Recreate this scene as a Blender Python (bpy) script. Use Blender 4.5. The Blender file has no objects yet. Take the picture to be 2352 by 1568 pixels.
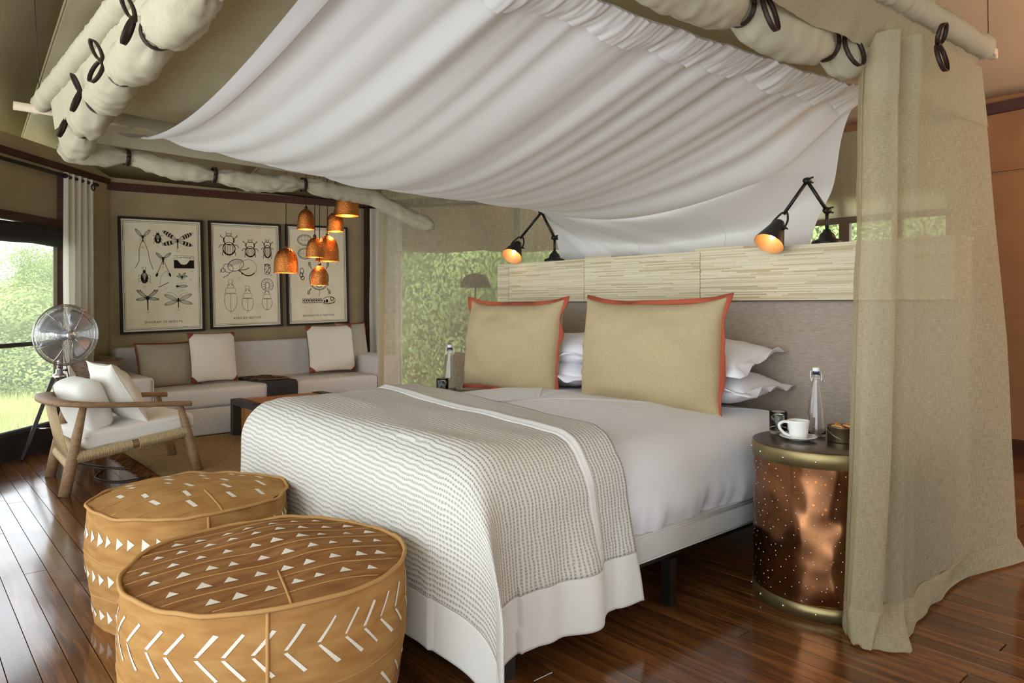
import bpy, bmesh, math, random
from math import sin, cos, pi, sqrt, radians, exp
from mathutils import Vector as V, Matrix, noise

SC = bpy.context.scene
COL = SC.collection
random.seed(7)

# ------------------------------------------------------------------ camera
cam_d = bpy.data.cameras.new('camera')
cam = bpy.data.objects.new('camera', cam_d)
COL.objects.link(cam)
cam.location = (0, 0, 1.25)
cam.rotation_euler = (radians(90), 0, radians(48.9 - 90))
cam_d.sensor_width = 36
cam_d.lens = 36 * 1640 / 2352
cam_d.shift_y = -84 / 2352
cam_d.clip_start = 0.05
SC.camera = cam

# ------------------------------------------------------------------ world, lights, exposure
W = bpy.data.worlds.new('sky')
SC.world = W
W.use_nodes = True
wn = W.node_tree.nodes
wn['Background'].inputs['Color'].default_value = (0.87, 0.94, 1.0, 1)
wn['Background'].inputs['Strength'].default_value = 3.6
sun_d = bpy.data.lights.new('sun', 'SUN')
sun = bpy.data.objects.new('sun', sun_d)
COL.objects.link(sun)
sun.rotation_euler = (radians(32), radians(12), radians(-60))
sun_d.energy = 6.0
sun_d.angle = radians(8)
sun_d.color = (1.0, 0.96, 0.88)
SC.view_settings.view_transform = 'Standard'
SC.view_settings.look = 'None'
SC.view_settings.gamma = 1.0
SC.view_settings.use_curve_mapping = False
SC.view_settings.exposure = 0.35
try:
    SC.cycles.use_denoising = True
    SC.cycles.max_bounces = 10
    SC.cycles.diffuse_bounces = 4
    SC.cycles.glossy_bounces = 3
    SC.cycles.transmission_bounces = 10
    SC.cycles.transparent_max_bounces = 10
    SC.cycles.sample_clamp_indirect = 6.0
    SC.cycles.caustics_reflective = False
    SC.cycles.caustics_refractive = False
except Exception:
    pass


def lamp(name, loc, energy, color, radius=0.03, kind='POINT', rot=None):
    d = bpy.data.lights.new(name, kind)
    d.energy = energy
    d.color = color
    if kind == 'POINT':
        d.shadow_soft_size = radius
    o = bpy.data.objects.new(name, d)
    o.location = loc
    if rot:
        o.rotation_euler = rot
    COL.objects.link(o)
    return o


# warm lamps of the bathroom and passage beyond the bed
lamp('bathroom_lamp', (5.9, 0.3, 2.45), 36, (1.0, 0.58, 0.34), 0.15)
lamp('passage_lamp', (5.0, -0.6, 2.45), 46, (1.0, 0.62, 0.40), 0.15)


# ------------------------------------------------------------------ helpers
def lin(h):
    h = h.lstrip('#')
    out = []
    for i in (0, 2, 4):
        c = int(h[i:i + 2], 16) / 255
        out.append(c / 12.92 if c <= 0.04045 else ((c + 0.055) / 1.055) ** 2.4)
    return (*out, 1.0)


def N(nt, kind, **kw):
    n = nt.nodes.new(kind)
    for k, v in kw.items():
        setattr(n, k, v)
    return n


MATS = {}


def mat(name, col, rough=0.7, metal=0.0, spec=0.4, col2=None, nscale=4.0, stretch=(1, 1, 1), contrast=(0.35, 0.65),
        bump=0.0, bscale=60.0, bstretch=(1, 1, 1), coat=0.0, sheen=0.0, emit=None, estr=0.0, trans=0.0, ior=1.45,
        alpha=1.0, coords='Object', transl=0.0, bdist=0.004, randv=0.0, detail=3.0, subs=0.0):
    m = bpy.data.materials.new(name)
    m.use_nodes = True
    nt = m.node_tree
    b = nt.nodes['Principled BSDF']
    I = b.inputs
    I['Base Color'].default_value = lin(col)
    I['Roughness'].default_value = rough
    I['Metallic'].default_value = metal
    I['Specular IOR Level'].default_value = spec
    I['IOR'].default_value = ior
    I['Coat Weight'].default_value = coat
    I['Coat Roughness'].default_value = 0.12
    I['Sheen Weight'].default_value = sheen
    I['Transmission Weight'].default_value = trans
    I['Alpha'].default_value = alpha
    if emit:
        I['Emission Color'].default_value = lin(emit)
        I['Emission Strength'].default_value = estr
    tc = N(nt, 'ShaderNodeTexCoord')
    src = tc.outputs[coords]
    if coords == 'Geometry':
        src = N(nt, 'ShaderNodeNewGeometry').outputs['Position']
    L = nt.links.new
    colout = None
    if col2:
        mp = N(nt, 'ShaderNodeMapping')
        mp.inputs['Scale'].default_value = stretch
        L(src, mp.inputs['Vector'])
        no = N(nt, 'ShaderNodeTexNoise')
        no.inputs['Scale'].default_value = nscale
        no.inputs['Detail'].default_value = detail
        L(mp.outputs[0], no.inputs['Vector'])
        rp = N(nt, 'ShaderNodeValToRGB')
        rp.color_ramp.elements[0].position = contrast[0]
        rp.color_ramp.elements[1].position = contrast[1]
        rp.color_ramp.elements[0].color = lin(col)
        rp.color_ramp.elements[1].color = lin(col2)
        L(no.outputs['Fac'], rp.inputs['Fac'])
        colout = rp.outputs['Color']
    if randv:
        oi = N(nt, 'ShaderNodeObjectInfo')
        hs = N(nt, 'ShaderNodeHueSaturation')
        mr = N(nt, 'ShaderNodeMapRange')
        mr.inputs['To Min'].default_value = 1 - randv
        mr.inputs['To Max'].default_value = 1 + randv
        L(oi.outputs['Random'], mr.inputs['Value'])
        L(mr.outputs[0], hs.inputs['Value'])
        if colout:
            L(colout, hs.inputs['Color'])
        else:
            hs.inputs['Color'].default_value = lin(col)
        colout = hs.outputs['Color']
    if colout:
        L(colout, I['Base Color'])
    if bump:
        mp2 = N(nt, 'ShaderNodeMapping')
        mp2.inputs['Scale'].default_value = bstretch
        L(src, mp2.inputs['Vector'])
        nb = N(nt, 'ShaderNodeTexNoise')
        nb.inputs['Scale'].default_value = bscale
        nb.inputs['Detail'].default_value = 2.0
        L(mp2.outputs[0], nb.inputs['Vector'])
        bp = N(nt, 'ShaderNodeBump')
        bp.inputs['Strength'].default_value = bump
        bp.inputs['Distance'].default_value = bdist
        L(nb.outputs['Fac'], bp.inputs['Height'])
        L(bp.outputs[0], I['Normal'])
    if transl:
        out = nt.nodes['Material Output']
        tr = N(nt, 'ShaderNodeBsdfTranslucent')
        if colout:
            L(colout, tr.inputs['Color'])
        else:
            tr.inputs['Color'].default_value = lin(col)
        mx = N(nt, 'ShaderNodeMixShader')
        mx.inputs['Fac'].default_value = transl
        L(b.outputs[0], mx.inputs[1])
        L(tr.outputs[0], mx.inputs[2])
        L(mx.outputs[0], out.inputs['Surface'])
    MATS[name] = m
    return m


def linen_sheer(name, col, col2, see=0.2, transl=0.45, tscale=420.0, lo=0.7, hi=1.3):
    """woven open linen: thread noise along both directions of the cloth's own UV, gaps let light through"""
    m = bpy.data.materials.new(name)
    m.use_nodes = True
    nt = m.node_tree
    L = nt.links.new
    out = nt.nodes['Material Output']
    nt.nodes.remove(nt.nodes['Principled BSDF'])
    uv = N(nt, 'ShaderNodeUVMap')
    fac = []
    for sc in ((tscale, tscale * 0.07, 1), (tscale * 0.07, tscale, 1)):
        mp = N(nt, 'ShaderNodeMapping')
        mp.inputs['Scale'].default_value = sc
        L(uv.outputs[0], mp.inputs['Vector'])
        no = N(nt, 'ShaderNodeTexNoise')
        no.inputs['Scale'].default_value = 1.0
        no.inputs['Detail'].default_value = 2.0
        L(mp.outputs[0], no.inputs['Vector'])
        fac.append(no.outputs['Fac'])
    ad = N(nt, 'ShaderNodeMath', operation='ADD')
    L(fac[0], ad.inputs[0])
    L(fac[1], ad.inputs[1])
    rp = N(nt, 'ShaderNodeMapRange')
    rp.inputs['From Min'].default_value = lo
    rp.inputs['From Max'].default_value = hi
    L(ad.outputs[0], rp.inputs['Value'])
    cm = N(nt, 'ShaderNodeMix', data_type='RGBA')
    cm.inputs['A'].default_value = lin(col2)
    cm.inputs['B'].default_value = lin(col)
    L(rp.outputs[0], cm.inputs['Factor'])
    df = N(nt, 'ShaderNodeBsdfDiffuse')
    tl = N(nt, 'ShaderNodeBsdfTranslucent')
    L(cm.outputs['Result'], df.inputs['Color'])
    L(cm.outputs['Result'], tl.inputs['Color'])
    mx = N(nt, 'ShaderNodeMixShader')
    mx.inputs['Fac'].default_value = transl
    L(df.outputs[0], mx.inputs[1])
    L(tl.outputs[0], mx.inputs[2])
    if see > 0:
        tp = N(nt, 'ShaderNodeBsdfTransparent')
        mr = N(nt, 'ShaderNodeMapRange')
        mr.inputs['To Min'].default_value = see * 1.7
        mr.inputs['To Max'].default_value = see * 0.4
        L(rp.outputs[0], mr.inputs['Value'])
        m2 = N(nt, 'ShaderNodeMixShader')
        L(mr.outputs[0], m2.inputs['Fac'])
        L(mx.outputs[0], m2.inputs[1])
        L(tp.outputs[0], m2.inputs[2])
        L(m2.outputs[0], out.inputs['Surface'])
    else:
        L(mx.outputs[0], out.inputs['Surface'])
    MATS[name] = m
    return m


class G:
    """collects geometry for one mesh object"""

    def __init__(self):
        self.v = []
        self.f = []
        self.uv = {}

    def add(self, vs, fs, uvs=None):
        o = len(self.v)
        self.v += [tuple(p) for p in vs]
        self.f += [tuple(i + o for i in f) for f in fs]
        if uvs:
            for i, u in enumerate(uvs):
                self.uv[o + i] = u
        return self

    def box(self, c, s, M=None):
        vs = [V((sx * s[0] / 2, sy * s[1] / 2, sz * s[2] / 2)) for sx in (-1, 1) for sy in (-1, 1) for sz in (-1, 1)]
        if M:
            vs = [M @ p for p in vs]
        vs = [p + V(c) for p in vs]
        return self.add(vs, [(0, 1, 3, 2), (4, 6, 7, 5), (0, 4, 5, 1), (2, 3, 7, 6), (0, 2, 6, 4), (1, 5, 7, 3)])

    def rbox(self, c, s, r=0.02, seg=3, M=None):
        bm = bmesh.new()
        bmesh.ops.create_cube(bm, size=1)
        for p in bm.verts:
            p.co = V((p.co.x * s[0], p.co.y * s[1], p.co.z * s[2]))
        r = min(r, min(s) * 0.49)
        bmesh.ops.bevel(bm, geom=list(bm.edges), offset=r, segments=seg, profile=0.5, affect='EDGES')
        bm.verts.index_update()
        vs = [(M @ p.co if M else p.co) + V(c) for p in bm.verts]
        fs = [[q.index for q in f.verts] for f in bm.faces]
        bm.free()
        return self.add(vs, fs)

    def bar(self, p, q, w, h, up=(0, 0, 1), r=0.0):
        p, q = V(p), V(q)
        d = (q - p)
        ln = d.length
        d.normalize()
        u = V(up)
        sd = d.cross(u)
        if sd.length < 1e-4:
            sd = d.cross(V((1, 0, 0)))
        sd.normalize()
        u = sd.cross(d)
        M = Matrix((d, sd, u)).transposed()
        c = (p + q) / 2
        return self.rbox(c, (ln, w, h), r, 2, M) if r else self.box(c, (ln, w, h), M)

    def tube(self, pts, r, n=8, closed=False, caps=True, flat=None):
        pts = [V(p) for p in pts]
        k = len(pts)
        rs = r if isinstance(r, (list, tuple)) else [r] * k
        vs, fs = [], []
        prev = None
        for i, p in enumerate(pts):
            if closed:
                t = pts[(i + 1) % k] - pts[i - 1]
            else:
                t = pts[min(i + 1, k - 1)] - pts[max(i - 1, 0)]
            if t.length < 1e-9:
                t = V((0, 0, 1))
            t.normalize()
            if prev is None:
                a = V((0, 0, 1)) if abs(t.z) < 0.9 else V((1, 0, 0))
                nx = a.cross(t).normalized()
            else:
                nx = (prev - t * prev.dot(t))
                nx = nx.normalized() if nx.length > 1e-6 else V((1, 0, 0)).cross(t).normalized()
            prev = nx
            ny = t.cross(nx)
            for j in range(n):
                a = 2 * pi * j / n
                vs.append(p + (nx * cos(a) + ny * sin(a)) * rs[i])
        m = k if closed else k - 1
        for i in range(m):
            i2 = (i + 1) % k
            for j in range(n):
                j2 = (j + 1) % n
                fs.append((i * n + j, i * n + j2, i2 * n + j2, i2 * n + j))
        if caps and not closed:
            fs.append(tuple(range(n))[::-1])
            fs.append(tuple(range((k - 1) * n, k * n)))
        return self.add(vs, fs)

    def lathe(self, prof, c=(0, 0, 0), n=24, M=None, cap0=True, cap1=True, wob=None):
        vs, fs = [], []
        for (r, z) in prof:
            for j in range(n):
                a = 2 * pi * j / n
                rr = r if wob is None else r + wob(a, z)
                p = V((rr * cos(a), rr * sin(a), z))
                vs.append((M @ p if M else p) + V(c))
        k = len(prof)
        for i in range(k - 1):
            for j in range(n):
                j2 = (j + 1) % n
                fs.append((i * n + j, i * n + j2, (i + 1) * n + j2, (i + 1) * n + j))
        if cap0 and prof[0][0] > 1e-5:
            fs.append(tuple(range(n))[::-1])
        if cap1 and prof[-1][0] > 1e-5:
            fs.append(tuple(range((k - 1) * n, k * n)))
        return self.add(vs, fs)

    def grid(self, fn, nu, nv, closeu=False, uvf=None):
        vs, uvs, fs = [], [], []
        for j in range(nv + 1):
            for i in range(nu + (0 if closeu else 1)):
                u, v = i / nu, j / nv
                vs.append(V(fn(u, v)))
                uvs.append(uvf(u, v) if uvf else (u, v))
        w = nu if closeu else nu + 1
        for j in range(nv):
            for i in range(nu):
                i2 = (i + 1) % w if closeu else i + 1
                fs.append((j * w + i, j * w + i2, (j + 1) * w + i2, (j + 1) * w + i))
        return self.add(vs, fs, uvs)

    def sphere(self, c, r, n=10, m=6, sc=(1, 1, 1)):
        prof = [(r * sin(pi * i / m), -r * cos(pi * i / m)) for i in range(m + 1)]
        M = Matrix.Diagonal(V((*sc, 1)))
        return self.lathe([(max(a, 1e-5), z) for a, z in prof], c, n, M.to_3x3())

    def ribbon(self, pts, w, wdir, th=0.003):
        """flat strap following pts, width along wdir, with thickness"""
        pts = [V(p) for p in pts]
        wd = V(wdir).normalized()
        k = len(pts)
        vs, fs = [], []
        for i, p in enumerate(pts):
            t = (pts[min(i + 1, k - 1)] - pts[max(i - 1, 0)]).normalized()
            nrm = t.cross(wd)
            nrm = nrm.normalized() if nrm.length > 1e-6 else V((0, 0, 1))
            for a, b in ((-1, -1), (1, -1), (1, 1), (-1, 1)):
                vs.append(p + wd * (a * w / 2) + nrm * (b * th / 2))
        for i in range(k - 1):
            for j in range(4):
                j2 = (j + 1) % 4
                fs.append((i * 4 + j, i * 4 + j2, (i + 1) * 4 + j2, (i + 1) * 4 + j))
        fs.append((3, 2, 1, 0))
        fs.append(tuple(range((k - 1) * 4, k * 4)))
        return self.add(vs, fs)

    def build(self, name, m, parent=None, smooth=True, angle=None, thick=0.0, xf=None):
        me = bpy.data.meshes.new(name)
        vs = self.v if xf is None else [tuple(xf @ V(p)) for p in self.v]
        me.from_pydata(vs, [], self.f)
        if self.uv:
            lay = me.uv_layers.new(name='UVMap')
            for lp in me.loops:
                u = self.uv.get(lp.vertex_index)
                if u:
                    lay.data[lp.index].uv = u
        if smooth:
            me.polygons.foreach_set('use_smooth', [True] * len(me.polygons))
        me.materials.append(m)
        me.update()
        o = bpy.data.objects.new(name, me)
        COL.objects.link(o)
        if thick:
            md = o.modifiers.new('thickness', 'SOLIDIFY')
            md.thickness = thick
            md.offset = 0
        if angle is not None:
            try:
                me.set_sharp_from_angle(angle=radians(angle))
            except Exception:
                pass
        if parent:
            attach(o, parent)
        return o


ROOTS = {}


def attach(o, p):
    o.parent = p
    if p.name in ROOTS:
        o.matrix_parent_inverse = ROOTS[p.name]


def tag(o, label=None, cat=None, group=None, kind=None):
    if label:
        o['label'] = label
    if cat:
        o['category'] = cat
    if group:
        o['group'] = group
    if kind:
        o['kind'] = kind
    return o


def thing(name, label, cat, loc=(0, 0, 0), group=None, local=False, rot=None, M=None):
    """Empty at the thing's base; parts are built in world coordinates unless local"""
    o = bpy.data.objects.new(name, None)
    o.empty_display_size = 0.1
    COL.objects.link(o)
    if M is not None:
        o.matrix_world = M
        local = True
    else:
        o.location = loc
        if rot:
            o.rotation_euler = rot
    tag(o, label, cat, group)
    ROOTS[o.name] = Matrix.Identity(4) if local else Matrix.Translation(-V(loc))
    return o


def struct(o):
    o['kind'] = 'structure'
    return o


def sroot(name, loc=(0, 0, 0)):
    o = bpy.data.objects.new(name, None)
    COL.objects.link(o)
    o.location = loc
    o['kind'] = 'structure'
    ROOTS[o.name] = Matrix.Translation(-V(loc))
    return o


def dup(root, loc, label=None, group=None, rot=None, scale=None):
    r = root.copy()
    COL.objects.link(r)
    r.location = loc
    if rot:
        r.rotation_euler = rot
    if scale:
        r.scale = scale
    ROOTS[r.name] = ROOTS.get(root.name, Matrix.Identity(4))
    if label:
        r['label'] = label
    if group:
        r['group'] = group
    for ch in list(root.children):
        c = ch.copy()
        COL.objects.link(c)
        c.parent = r
        for g in list(ch.children):
            d = g.copy()
            COL.objects.link(d)
            d.parent = c
    return r


def fbm(x, y=0.0, z=0.0):
    return noise.noise(V((x, y, z)))


def sstep(a, b, x):
    t = min(1, max(0, (x - a) / (b - a)))
    return t * t * (3 - 2 * t)


def lerp(a, b, t):
    return a + (b - a) * t


def catmull(pts, n=8):
    """smooth polyline through points"""
    P = [V(p) for p in pts]
    out = []
    for i in range(len(P) - 1):
        p0 = P[max(i - 1, 0)]
        p1, p2 = P[i], P[i + 1]
        p3 = P[min(i + 2, len(P) - 1)]
        for k in range(n):
            t = k / n
            out.append(0.5 * ((2 * p1) + (p2 - p0) * t + (2 * p0 - 5 * p1 + 4 * p2 - p3) * t * t + (3 * p1 - p0 - 3 * p2 + p3) * t ** 3))
    out.append(P[-1])
    return out


def along(poly, t):
    """point at parameter t in 0..1 by index along a polyline"""
    x = t * (len(poly) - 1)
    i = min(int(x), len(poly) - 2)
    return V(poly[i]).lerp(V(poly[i + 1]), x - i)


# ------------------------------------------------------------------ materials
m_canvas = mat('tent_canvas', '#978766', 0.85, col2='#a39372', nscale=3, bump=0.15, bscale=500, transl=0.0)
m_ceil = mat('roof_canvas', '#8b7e5e', 0.85, col2='#95886a', nscale=2, bump=0.15, bscale=400)
m_ceil_r = mat('pale_roof_canvas', '#bda98c', 0.85, col2='#c6b396', nscale=2, bump=0.15, bscale=400)
m_wall_warm = mat('plaster_canvas', '#85603f', 0.85, col2='#8f6946', nscale=3, bump=0.1, bscale=400)
m_darkwood = mat('dark_brown_wood', '#3a2118', 0.45, col2='#4a2a1c', nscale=6, stretch=(1, 1, 8))
m_trim = mat('dark_brown_tube', '#40261c', 0.5)
m_black = mat('black_metal', '#141312', 0.42, spec=0.5)
m_blackm = mat('black_mesh_cloth', '#2a2623', 0.8)
m_plank = None
m_linen = linen_sheer('linen_opaque', '#c8c1a9', '#b0a88d', 0.0, 0.15, 330, 0.5, 1.5)
m_linen_roof = linen_sheer('linen_roof', '#d6ccb0', '#c0b596', 0.0, 0.35, 160, 0.55, 1.45)
m_linen_cur = linen_sheer('linen_curtain', '#e0d7bb', '#b8ac88', 0.18, 0.55, 330, 0.55, 1.45)
m_linen_far = linen_sheer('linen_far_curtain', '#ece6d0', '#d6cfb3', 0.44, 0.58, 230, 0.5, 1.5)
m_linen_hdr = linen_sheer('linen_header', '#cdc4a8', '#aea27e', 0.03, 0.4, 330, 0.5, 1.5)
m_cotton = mat('white_cotton', '#e4e2de', 0.85, spec=0.2, sheen=0.1, bump=0.08, bscale=30, transl=0.12)
m_sheet = mat('white_sheet', '#ecebee', 0.75, spec=0.2, sheen=0.1, bump=0.1, bscale=14, bdist=0.01)
m_offwhite = mat('offwhite_cloth', '#e6e3da', 0.85, spec=0.2, sheen=0.15, bump=0.2, bscale=220)
m_curtain_w = mat('cream_curtain', '#f5f1e4', 0.85, spec=0.2, bump=0.15, bscale=200, transl=0.5)
m_whitelin = mat('white_linen', '#e8e6e1', 0.85, spec=0.2, bump=0.25, bscale=180, transl=0.05)
m_sofa = mat('grey_linen', '#c9c5c0', 0.9, spec=0.2, col2='#d6d2cd', nscale=60, stretch=(1, 1, 6), bump=0.3, bscale=350)
m_taupe_c = mat('taupe_linen', '#a59c8a', 0.9, spec=0.2, bump=0.3, bscale=350)
m_cream_c = mat('cream_linen', '#dcd5c8', 0.9, spec=0.2, bump=0.3, bscale=350)
m_leather = mat('brown_leather', '#7a3c22', 0.5, bump=0.3, bscale=120)
m_strap = mat('dark_leather', '#2e1d15', 0.5, spec=0.4, bump=0.2, bscale=150)
m_oak = mat('grey_oak', '#9a7c5c', 0.55, col2='#85684a', nscale=8, stretch=(1, 8, 8), bump=0.1, bscale=80)
m_cord = mat('paper_cord', '#cdb893', 0.85, col2='#bda67e', nscale=120, bump=0.4, bscale=300)
m_rug = None
m_chrome = mat('chrome', '#d8d8da', 0.12, metal=1.0)
m_steel = mat('brushed_steel', '#b9bbbe', 0.3, metal=1.0)
m_bowl = mat('weathered_wood', '#6b5546', 0.75, col2='#8a7463', nscale=20, stretch=(1, 1, 6), bump=0.4, bscale=60)
m_teak = mat('teak_block', '#9c6436', 0.5, col2='#b87c44', nscale=10, stretch=(6, 6, 1), bump=0.1, bscale=60)
m_iron = mat('dark_iron', '#3b3531', 0.55)
m_copper = mat('hammered_copper', '#c47a3e', 0.22, metal=1.0, bump=1.0, bscale=150, bdist=0.006)
m_copper_in = mat('copper_inside', '#d98a45', 0.4, metal=0.8, spec=0.5)
m_bulb = mat('pendant_bulb', '#ffd9a0', 0.5, emit='#ff9a3c', estr=18)
m_fil = mat('lamp_bulb', '#fff0d0', 0.5, emit='#ffdca0', estr=32)
m_shade_in = mat('lamp_inner', '#9c7650', 0.45, metal=0.2)
m_upholst = mat('taupe_upholstery', '#9c8d80', 0.75, spec=0.3, col2='#b5a79a', nscale=130, stretch=(1, 0.25, 2.5), contrast=(0.3, 0.7), bump=0.25, bscale=260, sheen=0.3)
m_reed = mat('reed_strip', '#cbb78f', 0.6, col2='#e0d3b4', nscale=40, stretch=(1, 0.08, 1), contrast=(0.3, 0.7), coords='Object')
_nt = m_reed.node_tree
_g = N(_nt, 'ShaderNodeNewGeometry')
_r = N(_nt, 'ShaderNodeValToRGB')
_e = _r.color_ramp.elements
_e[0].position, _e[0].color = 0.0, lin('#bba981')
_e[1].position, _e[1].color = 1.0, lin('#e4dabe')
_m = _e.new(0.35)
_m.color = lin('#d8cba9')
_nt.links.new(_g.outputs['Random Per Island'], _r.inputs['Fac'])
_nt.links.new(_r.outputs['Color'], _nt.nodes['Principled BSDF'].inputs['Base Color'])
m_reed2 = mat('reed_backing', '#a98f63', 0.7)
m_cush = mat('khaki_cushion', '#ad9872', 0.88, spec=0.2, col2='#c6b590', nscale=200, stretch=(1, 2, 1), contrast=(0.3, 0.7), bump=0.5, bscale=420)
m_terra = mat('terracotta_trim', '#b0583f', 0.8, spec=0.2)
m_pillow = mat('white_pillow', '#eceaf0', 0.8, spec=0.2, bump=0.15, bscale=16, bdist=0.01)
m_boxsp = mat('white_upholstery', '#d9d6d2', 0.6, spec=0.3)
m_brass = mat('aged_brass', '#85764e', 0.42, metal=0.85, col2='#988a62', nscale=8, bump=0.1, bscale=30)
m_drumtop = mat('dark_bronze_top', '#5a4a3a', 0.25, metal=0.85, col2='#6b5846', nscale=5)
m_nail = mat('steel_nail', '#d9dadb', 0.25, metal=0.9)
m_glass = mat('clear_glass', '#ffffff', 0.02, trans=1.0, ior=1.45)
m_smoke = mat('smoked_glass', '#dadfd6', 0.03, trans=1.0, ior=1.35)
m_water = mat('water', '#eaeeea', 0.0, trans=1.0, ior=1.33)
m_ceramic = mat('white_ceramic', '#f1f0ec', 0.18, spec=0.5)
m_coffee = mat('coffee', '#4a2c1a', 0.1)
m_tin = mat('aged_tin', '#7c7058', 0.35, metal=0.9)
m_cookie = mat('biscuit', '#c98f4e', 0.85, col2='#d8a566', nscale=60, bump=0.5, bscale=140)
m_blue = mat('blue_rubber', '#2b3a78', 0.6)
m_paper = mat('aged_paper', '#e6d8b4', 0.9, spec=0.1, col2='#eee4c9', nscale=5, detail=6, contrast=(0.3, 0.6))
m_ink = mat('black_ink', '#26221c', 0.9, spec=0.1)
m_inkgrey = mat('grey_ink', '#6d6656', 0.9, spec=0.1)
m_frame = mat('black_frame', '#191614', 0.45)
m_mud1 = mat('mustard_mudcloth', '#a87a47', 0.95, spec=0.1, col2='#ba8f58', nscale=9, bump=0.5, bscale=900, bdist=0.002, stretch=(1, 1, 4), detail=8)
m_mud2 = mat('rust_mudcloth', '#875a33', 0.95, spec=0.1, col2='#a27648', nscale=8, bump=0.5, bscale=900, bdist=0.002, stretch=(1, 4, 1), detail=8)
m_paint = mat('white_paint_print', '#ece6d8', 0.9, spec=0.1, bump=0.4, bscale=300)
m_seam = mat('mudcloth_seam', '#bd935e', 0.92, spec=0.1)
m_charc = mat('charcoal_wool', '#3d3b3c', 0.95, spec=0.1, bump=0.4, bscale=250)
m_stripe = mat('brown_stripe_wool', '#8a674a', 0.95, spec=0.1)
m_dkcloth = mat('dark_throw_stripe', '#2e2828', 0.95, spec=0.1)
m_cable = mat('black_cable', '#1a1919', 0.5)
m_bamboo = mat('pale_pole', '#c9b79a', 0.6)


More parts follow.
